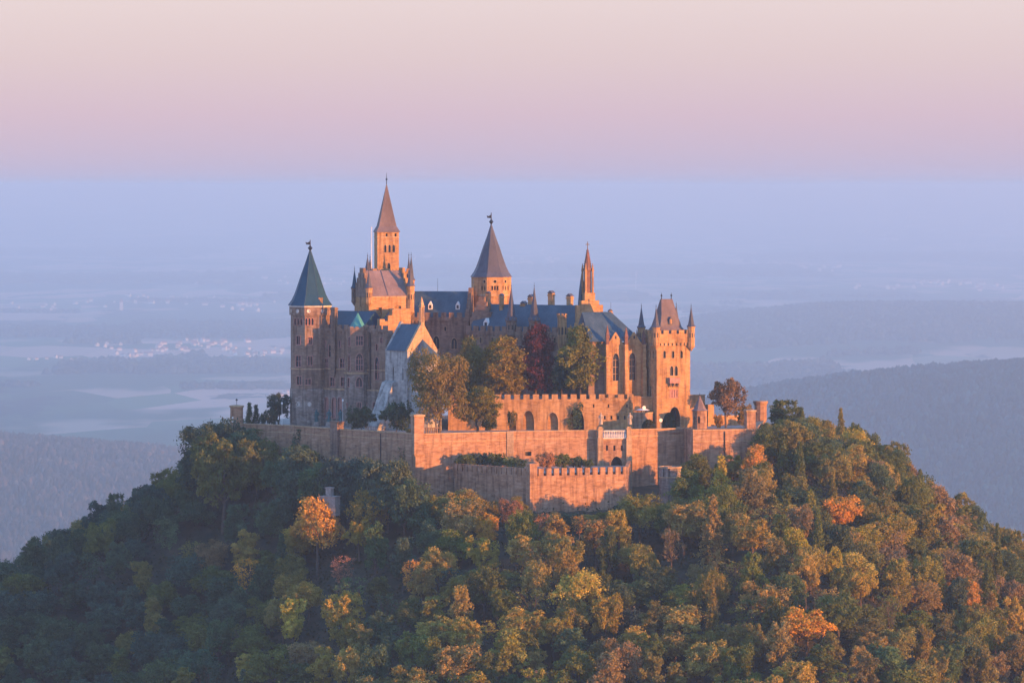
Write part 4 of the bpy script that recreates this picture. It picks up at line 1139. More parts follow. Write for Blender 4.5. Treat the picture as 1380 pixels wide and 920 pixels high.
# kiosk turret on the bastion
ki = B('kiosk', 'small six-sided stone kiosk with pointed violet roof on the bastion edge', 'kiosk', 943, -9, 8, -1.0)
P = ngon(0, 0, 1.95, 6, R(0))
for e, px in ((3, 936), (4, 942), (5, 949)): ki.win(e, px, 570, 0.6, 1.9, 'lancet', mull=0, frame=None, pane='dark', depth=0.4)
ki.body(P, 0, ki.zl(553), 'rampart')
ki.spire(0, 0, ki.zl(553), 2.0, 4.0, 'brownslate', 6, 1.15, 'roof', 0.7, R(0))

# ------------------------------------------------------------------ statues, signs, lamps
def statue(px, py, Y, h, mat, label, group):
    z = WZ(py, Y)
    root = tag(empty('statue', (WX(px, Y), Y, z), random.uniform(-0.3, 0.3)), label, 'statue', group)
    mb = MB(); k = h / 3.3
    mb.lathe(0, 0, [(0.52 * k, 0), (0.48 * k, 0.5 * k), (0.38 * k, 1.3 * k), (0.42 * k, 1.9 * k), (0.52 * k, 2.45 * k), (0.30 * k, 2.72 * k), (0.13 * k, 2.8 * k), (0.13 * k, 2.86 * k), (0.2 * k, 2.98 * k), (0.2 * k, 3.15 * k), (0.1 * k, 3.3 * k)], 10)
    mb.tube([(0.48 * k, 0, 2.5 * k), (0.66 * k, -0.1 * k, 1.9 * k), (0.5 * k, -0.45 * k, 1.6 * k)], [0.17 * k, 0.14 * k, 0.1 * k], 6)
    mb.tube([(-0.48 * k, 0, 2.5 * k), (-0.62 * k, -0.05 * k, 1.9 * k), (-0.55 * k, -0.3 * k, 1.4 * k)], [0.17 * k, 0.14 * k, 0.1 * k], 6)
    mb.build('figure', M[mat], root)
    mb = MB(); mb.tube([(-0.55 * k, -0.33 * k, 0), (-0.55 * k, -0.33 * k, 1.75 * k)], [0.05 * k, 0.05 * k], 5); mb.build('sword', M[mat], root)
    if mat == 'bronze':
        mb = MB(); mb.box(-0.7, 0.7, -0.7, 0.7, -1.4, 0); mb.build('plinth', M['mottled'], root)
random.seed(4)
statue(426.5, 568, 21, 3.4, 'bronze', 'green bronze statue nearest the tower\'s foot, left of two others', 'bronze statues before the shaded wing')
statue(443.5, 568, 14, 3.4, 'bronze', 'green bronze statue standing between two others before the shaded wing', 'bronze statues before the shaded wing')
statue(459.0, 568, 8.5, 3.4, 'bronze', 'green bronze statue nearest the chapel side, last of the row of three', 'bronze statues before the shaded wing')
statue(810, 571.5, -17, 3.1, 'statue', 'stone figure on the left pier of the white balustrade', 'stone figures on the gate piers')
statue(849, 571.5, -16, 3.1, 'statue', 'stone figure on the right pier of the white balustrade', 'stone figures on the gate piers')

def post(px, py0, py1, Y, mat, r, name, label, cat, head=None):
    root = tag(empty(name, (WX(px, Y), Y, WZ(py0, Y))), label, cat)
    H = WZ(py1, Y) - WZ(py0, Y)
    mb = MB(); mb.tube([(0, 0, 0), (0, 0, H)], [r, r * 0.7], 6); mb.build('pole', M[mat], root)
    if head == 'disc':
        mb = MB(); mb.lathe(0, 0, [(0.5, -0.06), (0.5, 0.06)], 14); o = mb.build('disc', M['white'], root); o.rotation_euler = (R(90), 0, R(20)); o.location = (0, -0.1, H)
    if head == 'lamp':
        mb = MB(); mb.lathe(0, 0, [(0.06, H), (0.25, H + 0.15), (0.22, H + 0.5), (0.05, H + 0.7)], 8); mb.build('lamp_head', M['white'], root)
post(380, 573, 545, 8.5, 'white', 0.07, 'lamp_post', 'thin pale lamp post on the left terrace before the leafy tree', 'lamp post', 'lamp')
post(462, 576, 541, -4, 'white', 0.07, 'lamp_post', 'thin lamp post beside the square pier and last bronze statue', 'lamp post', 'lamp')
post(890.5, 578, 566, -5, 'white', 0.06, 'signpost', 'small post with round white sign between the two clipped bushes', 'sign', 'disc')
post(868, 557, 549, 3.4, 'white', 0.06, 'disc_sign', 'round white disc on a short post atop the rounded wall end', 'sign', 'disc')
mb = MB(); mb.lathe(0, 0, [(2.0, 0), (1.2, 0.35), (0.1, 0.6)], 12); mb.tube([(0, 0, -2.2), (0, 0, 0.1)], [0.06, 0.06], 6)
o = mb.build('parasol', M['white']); o.location = (WX(866, 4.4), 4.4, WZ(552.5, 4.4)); tag(o, 'flat pale parasol below the round white disc by the gate tower', 'parasol')

# little concrete house among the trees below the shaded wall
hu = B('concrete_hut', 'small pale concrete hut half hidden by trees below the shaded wall', 'hut', 430, -46, -25, WZ(684, -46))
hu.win(0, 434, 680, 0.8, 1.5, 'rect', mull=0, frame=None, pane='dark', depth=0.3)
hu.body([(0, 0), (4.6, 0), (4.6, 3), (0, 3)], -2, 2.8, 'concrete')
mb = MB(); mb.box(1.4, 2.9, 1.0, 2.6, 2.8, 5.0); mb.box(1.2, 3.1, 0.8, 2.8, 5.0, 5.3); mb.build('stair_head', M['concrete'], hu.root)
mb = MB(); mb.box(-0.2, 4.8, -0.2, 3.2, 2.804, 3.05); mb.build('roof', M['concrete'], hu.root)

# ------------------------------------------------------------------ trees
rng = np.random.default_rng(11)
def unit(v): return v / np.maximum(np.linalg.norm(v, axis=-1, keepdims=True), 1e-9)

def leaf_faces(pos, out, size, rg, up=0.25, tangle=0.8):
    """one small kite-shaped leaf spray per position"""
    n = len(pos)
    nrm = unit(out * 0.7 + rg.normal(size=(n, 3)) * tangle + np.array([0, 0, up]))
    a = unit(np.cross(nrm, rg.normal(size=(n, 3))))
    b = np.cross(nrm, a)
    s = size * rg.uniform(0.65, 1.3, (n, 1))
    V = np.stack([pos - a * s, pos - b * s * 0.55, pos + a * s, pos + b * s * 0.6], 1).reshape(-1, 3)
    F = np.arange(4 * n).reshape(n, 4)
    return V, F

def make_crown(seed, Rr, H, lobes=11, clumps=20, leaves=19, size=0.30, lo=0.0, gaps=0.0, form='round'):
    """leafy crown of half width Rr and height H above its base z = 0"""
    rg = np.random.default_rng(seed)
    cs, rs = [], []
    for i in range(lobes):
        t_ = (i + 0.5) / lobes
        if form == 'round': zf = 0.18 + 0.70 * t_ ** 0.85; env = math.sin(min(1, 0.25 + 0.9 * (1 - abs(zf - 0.42) * 1.25)) * 1.57)
        elif form == 'spread': zf = 0.30 + 0.50 * t_; env = 1.05 - 0.35 * t_
        elif form == 'tall': zf = 0.12 + 0.76 * t_; env = 0.85 * math.sin(math.pi * (0.18 + 0.74 * t_)) + 0.1
        else: zf = 0.2 + 0.7 * t_; env = 1 - t_ * 0.8
        an = i * 2.4 + rg.uniform(-0.5, 0.5)
        rad = Rr * env * rg.uniform(0.30, 0.86)
        cs.append((rad * math.cos(an), rad * math.sin(an), H * zf + rg.uniform(-.05, .05) * H)); rs.append(Rr * rg.uniform(0.22, 0.45) * (0.75 + 0.25 * env))
    cs.append((0, 0, H * 0.5)); rs.append(Rr * 0.5)
    cs = np.array(cs); rs = np.array(rs)
    P, O, T = [], [], []
    for c_, r_ in zip(cs, rs):
        d = unit(rg.normal(size=(clumps, 3)) + np.array([0, 0, 0.35]))
        keep = rg.uniform(size=clumps) > gaps
        lob_t = rg.uniform(0.85, 1.15)
        for dd in d[keep]:
            cc = c_ + dd * r_ * rg.uniform(0.72, 1.12)
            m = int(leaves * rg.uniform(0.6, 1.4))
            p = cc + rg.normal(size=(m, 3)) * r_ * np.array([0.20, 0.20, 0.15])
            P.append(p); O.append(unit(p - c_)); T.append(np.full(m, lob_t * rg.uniform(0.75, 1.25)) * rg.uniform(0.85, 1.2, m))
    P = np.concatenate(P); O = np.concatenate(O); T = np.concatenate(T)
    k = P[:, 2] > lo
    P, O, T = P[k], O[k], T[k]
    V, F = leaf_faces(P, O, size, rg)
    return (V, F, np.repeat(T, 4)), cs

def make_conifer(seed, Rr, H, tiers=15, size=0.3, droop=0.35, per=9, leaves=16):
    rg = np.random.default_rng(seed)
    P, O, T = [], [], []
    for i in range(tiers):
        t_ = i / tiers
        z = H * (0.04 + 0.96 * t_); r_ = Rr * (1 - t_) ** 0.85 * rg.uniform(0.8, 1.15)
        for j in range(per):
            an = rg.uniform(0, 6.283); rr = r_ * rg.uniform(0.75, 1.15); tt = rg.uniform(0.75, 1.25)
            s_ = np.sqrt(rg.uniform(0.05, 1, leaves))
            p = np.stack([np.cos(an) * rr * s_, np.sin(an) * rr * s_, z - droop * rr * s_ ** 1.5 + 0.2 * rr * (1 - s_)], 1) + rg.normal(size=(leaves, 3)) * 0.22
            P.append(p); O.append(unit(np.stack([np.cos(an) + 0 * s_, np.sin(an) + 0 * s_, 0.6 + 0 * s_], 1))); T.append(tt * rg.uniform(0.85, 1.15, leaves))
    P = np.concatenate(P); O = np.concatenate(O); T = np.concatenate(T)
    V, F = leaf_faces(P, O, size, rg)
    return (V, F, np.repeat(T, 4)), np.array([(0, 0, H * 0.9)])

def trunk_mesh(seed, cs, base, H, r0, name='trunk', limbs=7, twigs=0):
    """tapered trunk from -1.5 to the crown, with limbs reaching into the lobes; base = height of crown base"""
    rg = random.Random(seed)
    mb = MB()
    top = base + H * 0.62
    pts = [(0, 0, -1.5), (rg.uniform(-.1, .1), rg.uniform(-.1, .1), base * 0.5), (rg.uniform(-.3, .3), rg.uniform(-.3, .3), base), (rg.uniform(-.5, .5), rg.uniform(-.5, .5), top)]
    mb.tube(pts, [r0 * 1.25, r0, r0 * 0.8, r0 * 0.25], 7)
    lim = list(cs)
    rg.shuffle(lim)
    for c_ in lim[:limbs]:
        c_ = Vector((c_[0], c_[1], c_[2] + base))
        s_ = Vector((0, 0, base + (c_.z - base) * 0.25))
        mid = s_.lerp(c_, 0.55) + Vector((0, 0, -0.25))
        mb.tube([s_, mid, c_], [r0 * 0.45, r0 * 0.3, r0 * 0.1], 5)
        for _ in range(twigs):
            e = c_ + Vector((rg.gauss(0, 1), rg.gauss(0, 1), rg.uniform(0.3, 2.0)))
            mb.tube([mid.lerp(c_, rg.uniform(0.2, 0.9)), e], [r0 * 0.12, 0.025], 4)
    return mb

KIND = {}
def proto(kind, word, crown, cs, base, H, r0, limbs=7, twigs=0, bark='bark'):
    V, F, T = crown
    V = V + np.array([0, 0, base])
    cm = np_mesh('crown', V, F, M['leaf'], T)
    tm = trunk_mesh(len(KIND) * 7 + 1, cs, base, H, r0, limbs=limbs, twigs=twigs).mesh('trunk', M[bark])
    KIND.setdefault(kind, []).append((cm, tm, base + H, word, (V, F, T)))

for sd in (1, 2, 3, 4):
    c_, cs = make_crown(sd, 4.6, 8.6, 14, 24, 24, 0.245); proto('round', 'round-crowned', c_, cs, 3.0, 8.6, 0.28)
for sd in (11, 12, 13):
    c_, cs = make_crown(sd, 3.7, 11.0, 15, 22, 24, 0.235, form='tall'); proto('tall', 'tall', c_, cs, 3.0, 11.0, 0.27)
for sd in (21, 22):
    c_, cs = make_crown(sd, 5.4, 7.2, 14, 24, 24, 0.25, form='spread'); proto('spread', 'broad', c_, cs, 4.0, 7.2, 0.30)
for sd in (31, 32):
    c_, cs = make_crown(sd, 3.9, 8.6, 11, 16, 9, 0.22, gaps=0.35); proto('thin', 'thinly leaved', c_, cs, 3.2, 8.6, 0.24, 11, 5)
for sd in (41, 42):
    c_, cs = make_conifer(sd, 3.6, 13.0, 17, 0.26, 0.4, 10, 18); proto('feather', 'feathery upright', c_, cs, 1.2, 13.0, 0.26, 0)
for sd in (51,):
    c_, cs = make_conifer(sd, 2.6, 12.5, 18, 0.24, 0.45, 9, 16); proto('fir', 'pointed conifer', c_, cs, 1.0, 12.5, 0.24, 0)
c_, cs = make_conifer(61, 1.25, 6.2, 16, 0.17, 0.1, 10, 14); proto('cypress', 'slim cypress', c_, cs, 0.3, 6.2, 0.15, 0)
c_, cs = make_crown(71, 2.6, 3.4, 9, 20, 18, 0.2); proto('bush', 'bush', c_, cs, 0.2, 3.4, 0.1, 3)
c_, cs = make_crown(81, 5.6, 13.5, 28, 28, 26, 0.25, form='tall'); proto('bigtall', 'tall', c_, cs, 2.2, 13.5, 0.4, 10, 1)
c_, cs = make_crown(82, 6.6, 13.0, 28, 26, 24, 0.26, gaps=0.06); proto('bigloose', 'large loose', c_, cs, 1.8, 13.0, 0.4, 12, 2)
c_, cs = make_crown(84, 4.7, 8.8, 18, 30, 28, 0.24); proto('dense', 'dense round', c_, cs, 1.2, 8.8, 0.3, 7)

# leaf colours as they grow
HUE = {'dark green': (0.080, 0.124, 0.065), 'deep green': (0.094, 0.139, 0.065), 'blue-green': (0.073, 0.122, 0.083), 'olive green': (0.137, 0.161, 0.043),
       'olive brown': (0.229, 0.208, 0.059), 'golden brown': (0.367, 0.279, 0.070), 'yellow-green': (0.287, 0.236, 0.046), 'golden yellow': (0.460, 0.356, 0.063),
       'orange': (0.575, 0.305, 0.057), 'rust red': (0.350, 0.181, 0.076), 'dull red': (0.303, 0.135, 0.092), 'dark red': (0.092, 0.026, 0.028), 'reddish brown': (0.276, 0.197, 0.093)}

def place(kind, v, x, y, z, sx, sz, hue, rot, name, label, cat, group, col=None):
    cm, tm, Hh, word, _ = KIND[kind][v % len(KIND[kind])]
    root = tag(empty(name, (x, y, z), rot), label, cat, group)
    root.scale = (sx, sx, sz)
    co = link('crown', cm, root)
    cc = col or HUE[hue]
    j = [rng.uniform(0.82, 1.2) for _ in range(2)]
    co.color = (cc[0] * j[0], cc[1] * j[0] * (0.9 + 0.2 * rng.uniform()), cc[2] * j[1], 1)
    link('trunk', tm, root)
    return root

# garden and terrace trees, one by one: kind, variant, column of trunk, row of base, row of top, depth, width in columns, hue
CASTLE = [
 ('bigloose', 0, 592, 581, 476, -20, 84, 'golden brown', 'large_tree', 'large loose orange-brown tree in the garden right of the pale chapel', 'tree'),
 ('thin', 1, 588, 584, 522, -25, 46, 'olive brown', 'garden_tree', 'small thin olive tree in front of the large orange-brown tree', 'tree'),
 ('dense', 0, 644, 579, 524, -14, 62, 'yellow-green', 'garden_tree', 'dense round olive tree on the terrace edge left of the first arch', 'tree'),
 ('bigtall', 0, 633, 545, 455, 12, 46, 'olive brown', 'garden_tree', 'tall tree standing left behind the yellow-olive tree in the upper garden', 'tree'),
 ('bigtall', 0, 676, 546, 455, 8, 74, 'yellow-green', 'garden_tree', 'tall yellow-olive tree above the arcaded wall, left of the dark red tree', 'tree'),
 ('bigtall', 0, 723, 546, 438, 12, 58, 'dark red', 'copper_beech', 'dark red tree in front of the long shaded wing', 'tree'),
 ('bigtall', 0, 783, 542, 440, 7, 66, 'olive brown', 'garden_tree', 'big dark olive tree just left of the sunlit church', 'tree'),
 ('tall', 1, 757, 545, 478, 9, 36, 'dark green', 'garden_tree', 'dark green tree between the dark red tree and the big olive tree', 'tree'),
 ('round', 1, 808, 542, 486, 9, 30, 'olive green', 'garden_tree', 'low olive tree against the church wall under the hanging turret', 'tree'),
 ('round', 2, 978, 579, 512, 6, 54, 'reddish brown', 'garden_tree', 'brownish tree with bare limbs on the right bastion', 'tree'),
 ('bush', 0, 1003, 577, 548, 10, 28, 'golden brown', 'garden_tree', 'small golden tree right of the brownish bastion tree', 'tree'),
 ('bush', 0, 968, 578, 560, 0, 16, 'orange', 'small_bush', 'small orange bush beneath the brownish bastion tree', 'bush'),
 ('cypress', 0, 336, 575, 542, 22, 13, 'dark green', 'cypress', 'left dark cypress of two beside the far left turret', 'cypress'),
 ('cypress', 0, 345, 575, 545, 22, 13, 'dark green', 'cypress', 'right dark cypress of two beside the far left turret', 'cypress'),
 ('bush', 0, 354, 575, 558, 20, 10, 'dark green', 'small_bush', 'small dark bush right of the two cypresses', 'bush'),
 ('round', 0, 376, 576, 531, 24, 38, 'blue-green', 'garden_tree', 'green tree against the foot of the teal-roofed corner tower', 'tree'),
 ('bush', 0, 366, 575, 553, 18, 22, 'deep green', 'small_bush', 'low green bush before the tree at the corner tower', 'bush'),
 ('bush', 0, 487, 580, 551, -6, 42, 'dark green', 'large_bush', 'broad dark bush below the polygonal bay, right of the bronze statues', 'bush'),
 ('bush', 0, 534, 582, 545, -14, 46, 'dark green', 'large_bush', 'broad dark bush at the foot of the pale chapel', 'bush'),
 ('bush', 0, 551, 585, 578, -26, 10, 'golden yellow', 'small_bush', 'tiny golden shrub left of the tall square corner turret', 'bush'),
 ('bush', 0, 690, 577, 556, -5, 16, 'yellow-green', 'small_bush', 'small bare-twigged shrub before the arcaded wall, right of the round olive tree', 'bush'),
 ('bush', 0, 660, 581, 566, -16, 24, 'olive green', 'small_bush', 'low shrub under the dense round olive tree', 'bush'),
]
for kind, v, px, pb, pt, Y, wpx, hue, nm, lab, cat in CASTLE:
    cm, tm, Hh, word, (V_, F_, T_) = KIND[kind][v % len(KIND[kind])]
    s_ = (CD + Y) / FP
    wid = np.percentile(np.hypot(V_[:, 0], V_[:, 1]), 97) * 2
    if kind == 'bigtall': rr_ = px * 0.13
    else: rr_ = px * 0.07
    place(kind, v, WX(px, Y), Y, WZ(pb, Y), wpx * 0.93 * s_ / wid, (pb - pt) * s_ / Hh, hue, rr_, nm, lab, cat, None, tuple(q_ * (1.0 if hue == 'dark red' else 0.72) for q_ in HUE[hue]))

# clipped round bushes by the gate
for px, pb, pt, Y, wpx, lab in ((902, 577.5, 555.5, -3, 21, 'large clipped dome bush in front of the arched gateway'), (874, 578, 565, -4, 20, 'low clipped dome bush below the rounded wall end')):
    rg = np.random.default_rng(int(px)); s_ = (CD + Y) / FP
    N = 5200
    d = unit(rg.normal(size=(N, 3))); d[:, 2] = np.abs(d[:, 2])
    hh_ = (pb - pt) * s_; rw_ = wpx * s_ / 2
    p = d * np.array([rw_, rw_, hh_]) * rg.uniform(0.9, 1.0, (N, 1)); p[:, :2] *= (0.86 + 0.14 * np.sqrt(np.clip(p[:, 2:3] / hh_, 0, 1)))
    V, F = leaf_faces(p, d, 0.15, rg)
    root = tag(empty('clipped_bush', (WX(px, Y), Y, WZ(pb, Y))), lab, 'bush')
    co = link('crown', np_mesh('crown', V, F, M['leaf'], np.repeat(rg.uniform(0.8, 1.2, N), 4)), root); co.color = (0.06, 0.06, 0.022, 1)
    mb = MB(); mb.lathe(0, 0, [(0.15, -0.3), (0.12, hh_ * 0.5)], 6); mb.build('stem', M['bark'], root)

# hedge-like bushes in the outer ward behind the merlons
WARD = [(628, 636, 614, -31, 28, 'olive green'), (648, 636, 612, -29, 30, 'deep green'), (668, 636, 613, -31, 28, 'olive green'), (688, 635, 618, -33, 24, 'olive brown'), (702, 634, 620, -36, 18, 'deep green'),
        (736, 636, 612, -34, 26, 'rust red'), (757, 636, 614, -31, 26, 'olive green'), (776, 636, 617, -30, 24, 'deep green'), (792, 636, 620, -31, 16, 'olive green')]
WL = ['leftmost', 'second', 'third', 'fourth', 'fifth', 'sixth, reddish', 'seventh', 'eighth', 'last']
for (px, pb, pt, Y, wpx, hue), o_ in zip(WARD, WL):
    s_ = (CD + Y) / FP
    place('bush', 0, WX(px, Y), Y, -9.4, wpx * s_ / 5.0, (WZ(pt, Y) + 9.4) / 3.5, hue, px * 0.3, 'ward_shrub', f'{hue} shrub behind the low merlons, {o_} of nine from the left', 'shrub', 'shrubs behind the low outer wall')

# the wooded slope
def slope_pick(px, py, rg):
    """kind and hue of a tree by where it grows: dark green on the shaded left, autumn gold in the middle, golden brown right"""
    u = rg.uniform()
    if px < 330:
        hue = rg.choice(['dark green', 'blue-green', 'deep green', 'olive green', 'olive brown', 'reddish brown'], p=[.34, .24, .24, .12, .03, .03])
    elif px < 560:
        hue = rg.choice(['dark green', 'deep green', 'olive green', 'olive brown', 'golden brown', 'yellow-green', 'rust red', 'orange', 'reddish brown'], p=[.17, .20, .21, .15, .12, .06, .03, .02, .04])
    elif px < 880:
        hue = rg.choice(['deep green', 'olive green', 'olive brown', 'golden brown', 'golden yellow', 'yellow-green', 'orange', 'rust red', 'reddish brown'], p=[.09, .22, .23, .25, .035, .09, .012, .018, .055])
    else:
        hue = rg.choice(['olive green', 'olive brown', 'golden brown', 'golden yellow', 'yellow-green', 'orange', 'reddish brown', 'deep green'], p=[.22, .30, .24, .04, .08, .015, .055, .05])
    kind = rg.choice(['round', 'tall', 'spread', 'thin', 'fir', 'feather'], p=[.36, .25, .17, .13, .04, .05])
    if kind == 'feather' and px < 860: kind = 'round'
    if hue in ('rust red', 'reddish brown') and rg.uniform() < 0.4: kind = 'thin'
    if kind == 'fir': hue = 'dark green' if px < 700 else 'olive green'
    return kind, hue

def seen(x, y, ztop):
    """is the top of this tree in sight of the viewer over the wooded ground in front of it?"""
    t_ = np.linspace(0.80, 0.985, 30)
    X, Yy, Z = x * t_, -CD + (y + CD) * t_, CZ + (ztop - CZ) * t_
    return bool(np.all(hill_z(X, Yy) + 7.0 * (dist_out(X, Yy) > 2) < Z + 0.5))

rs = np.random.default_rng(5)
FIXED = [  # photo column and row of crown centre, depth, kind, hue, height factor, width factor
 (427, 742, 'spread', 'orange', 1.7, 1.4), (500, 700, 'spread', 'yellow-green', 1.2, 1.0), (330, 790, 'thin', 'orange', 1.2, 1.1), (395, 850, 'tall', 'golden yellow', 1.1, 1.0), (415, 805, 'round', 'golden yellow', 0.9, 0.9), (484, 722, 'round', 'yellow-green', 0.9, 0.75), 
 (522, 655, 'thin', 'orange', 0.7, 0.8), (972, 668, 'feather', 'golden yellow', 1.45, 1.3), (960, 735, 'feather', 'golden brown', 1.35, 1.3),
 (350, 618, 'bigloose', 'olive green', 0.75, 0.75), (940, 650, 'bigtall', 'olive green', 0.95, 1.0), (1010, 680, 'bigtall', 'olive brown', 1.0, 1.1),
 (862, 700, 'spread', 'yellow-green', 1.1, 1.1), (780, 700, 'thin', 'orange', 0.8, 0.6), (732, 705, 'thin', 'rust red', 0.9, 0.8), (655, 712, 'round', 'orange', 0.85, 0.7), (600, 690, 'round', 'olive brown', 0.9, 1.0),
 (640, 685, 'spread', 'golden brown', 0.8, 0.9), (565, 690, 'dense', 'deep green', 0.9, 0.9), (690, 690, 'round', 'rust red', 0.8, 0.7), (1095, 590, 'bigtall', 'olive brown', 0.8, 1.0), (1150, 600, 'bigtall', 'golden brown', 0.8, 1.0),
 (1060, 585, 'dense', 'olive green', 1.0, 0.9), (1160, 790, 'round', 'golden yellow', 0.9, 0.9), (905, 745, 'thin', 'reddish brown', 1.1, 0.9), (460, 775, 'thin', 'dull red', 1.0, 1.0), (515, 690, 'thin', 'dull red', 0.7, 0.9),
 (370, 585, 'dense', 'dark green', 0.5, 0.6)]
def ground_under(px, py):
    """first ground point on the sight line through a photo point, for crowns about 7 m up"""
    D = np.linspace(880, 1290, 900)
    x, z = (px - 690) * D / FP, CZ - (py - HOR) * D / FP
    k = np.where(hill_z(x, D - CD) + 6.5 > z)[0]
    i = k[0] if len(k) else 700
    return x[i], D[i] - CD
TREES = []
for px, py, kind, hue, hs_, ws_ in FIXED:
    x, y = ground_under(px, py)
    if dist_out(np.array(x), np.array(y)) < 1.2:
        y = y - 2.0
    TREES.append([x, y, kind, hue, ws_, hs_, True])
FOOT = [(402, -25, 'bigtall', 'deep green', 1.35, 599), (372, -14, 'round', 'dark green', 0.95, 618), (345, -4, 'dense', 'olive green', 0.9, 596), (325, 4, 'round', 'deep green', 0.95, 584), (432, -34, 'round', 'dark green', 0.8, 630),
 (470, -38, 'dense', 'dark green', 1.0, 616), (494, -42, 'bigtall', 'dark green', 1.15, 613), (522, -47, 'dense', 'deep green', 0.9, 622), (545, -54, 'round', 'dark green', 0.7, 643),
 (926, -44, 'bigtall', 'olive green', 1.0, 628), (905, -50, 'round', 'yellow-green', 0.8, 668), (700, -60, 'dense', 'reddish brown', 0.6, 688), (722, -63, 'dense', 'olive green', 0.55, 693), (745, -60, 'dense', 'olive brown', 0.6, 690), (768, -58, 'dense', 'deep green', 0.6, 692), (792, -56, 'dense', 'golden brown', 0.6, 694), (815, -54, 'dense', 'olive green', 0.6, 690), (836, -52, 'dense', 'olive brown', 0.6, 686), (868, -46, 'dense', 'olive green', 0.6, 682), (660, -52, 'dense', 'olive brown', 0.6, 676), (285, 6, 'bigloose', 'dark green', 0.8, 556), (300, -6, 'round', 'olive green', 0.9, 590)]
for px, y, kind, hue, ws_, top in FOOT:
    x = WX(px, y); z = float(hill_z(x, y)); hs_ = (WZ(top, y) - z) / KIND[kind][0][2]; TREES.append([x, y, kind, hue, max(ws_, 0.8 * hs_), hs_, True])
cand = rs.uniform([-235, -300], [235, 110], (60000, 2))
dO = dist_out(cand[:, 0], cand[:, 1])
cand = cand[(dO > 2.6) & (dO < 240)]
pts_ = [(t_[0], t_[1]) for t_ in TREES]
grid = {}
def near(x, y, r):
    gx, gy = int(x // 8), int(y // 8)
    for i in (-1, 0, 1):
        for j in (-1, 0, 1):
            for q_ in grid.get((gx + i, gy + j), ()):
                if (q_[0] - x) ** 2 + (q_[1] - y) ** 2 < r * r: return True
    return False
pts_ += [(x + 1.5, y - 6.0) for x, y in pts_[:len(FIXED)]] + [(WX(px, y), y) for y in (-50, -56, -62) for px in (428, 455)]
for x, y in pts_: grid.setdefault((int(x // 8), int(y // 8)), []).append((x, y))
inv, outv = [], []
for x, y in cand:
    if near(x, y, 6.5): continue
    grid.setdefault((int(x // 8), int(y // 8)), []).append((x, y))
    z = float(hill_z(x, y))
    px, pt, pb = PX(x, y), PY(z + 11, y), PY(z + 3, y)
    if y > 30 and abs(x) < 75: continue
    vis = -25 < px < 1405 and pt < 950 and seen(x, y, z + 11)
    (inv if vis else outv).append((x, y, z, px, (pt + pb) / 2))
inv.sort(key=lambda q_: -q_[4])
for x, y, z, px, py in inv:
    kind, hue = slope_pick(px, py, rs)
    TREES.append([x, y, kind, hue, rs.uniform(0.75, 1.28), rs.uniform(0.72, 1.25), False])
info = []
SKYLINE = np.array([(250, 570), (300, 572), (330, 590), (360, 606), (385, 612), (410, 600), (440, 622), (470, 622), (500, 618), (540, 640), (556, 672), (600, 672), (640, 660), (690, 672), (720, 690), (780, 694), (830, 690), (846, 676), (880, 668), (905, 684), (922, 640), (940, 612), (1010, 612), (1030, 575), (1080, 560), (1120, 566)])
def fit(x, y, z, Hh, hs_):
    """trees at the foot of the walls grow no taller than the photo's tree line"""
    px = PX(x, y)
    if not 250 < px < 1120 or dist_out(np.array(x), np.array(y)) > 45 or y > 45: return hs_
    lim = min(np.interp(px - 12, SKYLINE[:, 0], SKYLINE[:, 1]), np.interp(px + 12, SKYLINE[:, 0], SKYLINE[:, 1])) if px < 920 else np.interp(px, SKYLINE[:, 0], SKYLINE[:, 1])
    lim = max(lim, np.interp(px, SKYLINE[:, 0], SKYLINE[:, 1]) - 6)
    return min(hs_, (WZ(lim, y) - z) / Hh)
for x, y, kind, hue, ws_, hs_, fx_ in TREES:
    z = float(hill_z(x, y)); v = int(rs.integers(0, 9))
    Hh = KIND[kind][v % len(KIND[kind])][2]
    h2 = fit(x, y, z, Hh, hs_)
    if h2 < 0.28: info.append(None); continue
    if h2 < 0.75 * hs_: ws_ = ws_ * max(0.62, h2 / hs_ + 0.15)
    hs_ = h2
    info.append([x, y, z, kind, v, hue, ws_, hs_, PX(x, y), PY(z + Hh * hs_ * 0.7, y)])
MAXT = 294
order = sorted([i for i in range(len(info)) if info[i]], key=lambda i: (not TREES[i][6], info[i][1]))
single = set(order[:MAXT])
AREA = [(130, 'far left'), (260, 'on the left ridge side'), (390, 'left of the shaded wall'), (520, 'below the teal-roofed tower'), (620, 'below the pale chapel'), (740, 'below the low pier'),
        (850, 'below the statue gate'), (960, 'below the gate tower'), (1080, 'below the right bastion'), (1230, 'on the right ridge side'), (2000, 'far right')]
ROWS = [(620, 'crest of the wood'), (680, 'top row'), (740, 'upper slope'), (800, 'middle slope'), (860, 'lower slope'), (2000, 'bottom of the wood')]
clus = {}
for i in sorted(single):
    x, y, z, kind, v, hue, ws_, hs_, px, py = info[i]
    ar = next(n_ for lim, n_ in AREA if px < lim); rw_ = next(n_ for lim, n_ in ROWS if py < lim)
    word = KIND[kind][0][3]
    clus.setdefault((hue, word, rw_, ar), []).append(i)
ORD = ['leftmost', 'second', 'third', 'fourth', 'fifth', 'sixth', 'seventh', 'eighth']
NUM = ['', '', 'two', 'three', 'four', 'five', 'six', 'seven', 'eight']
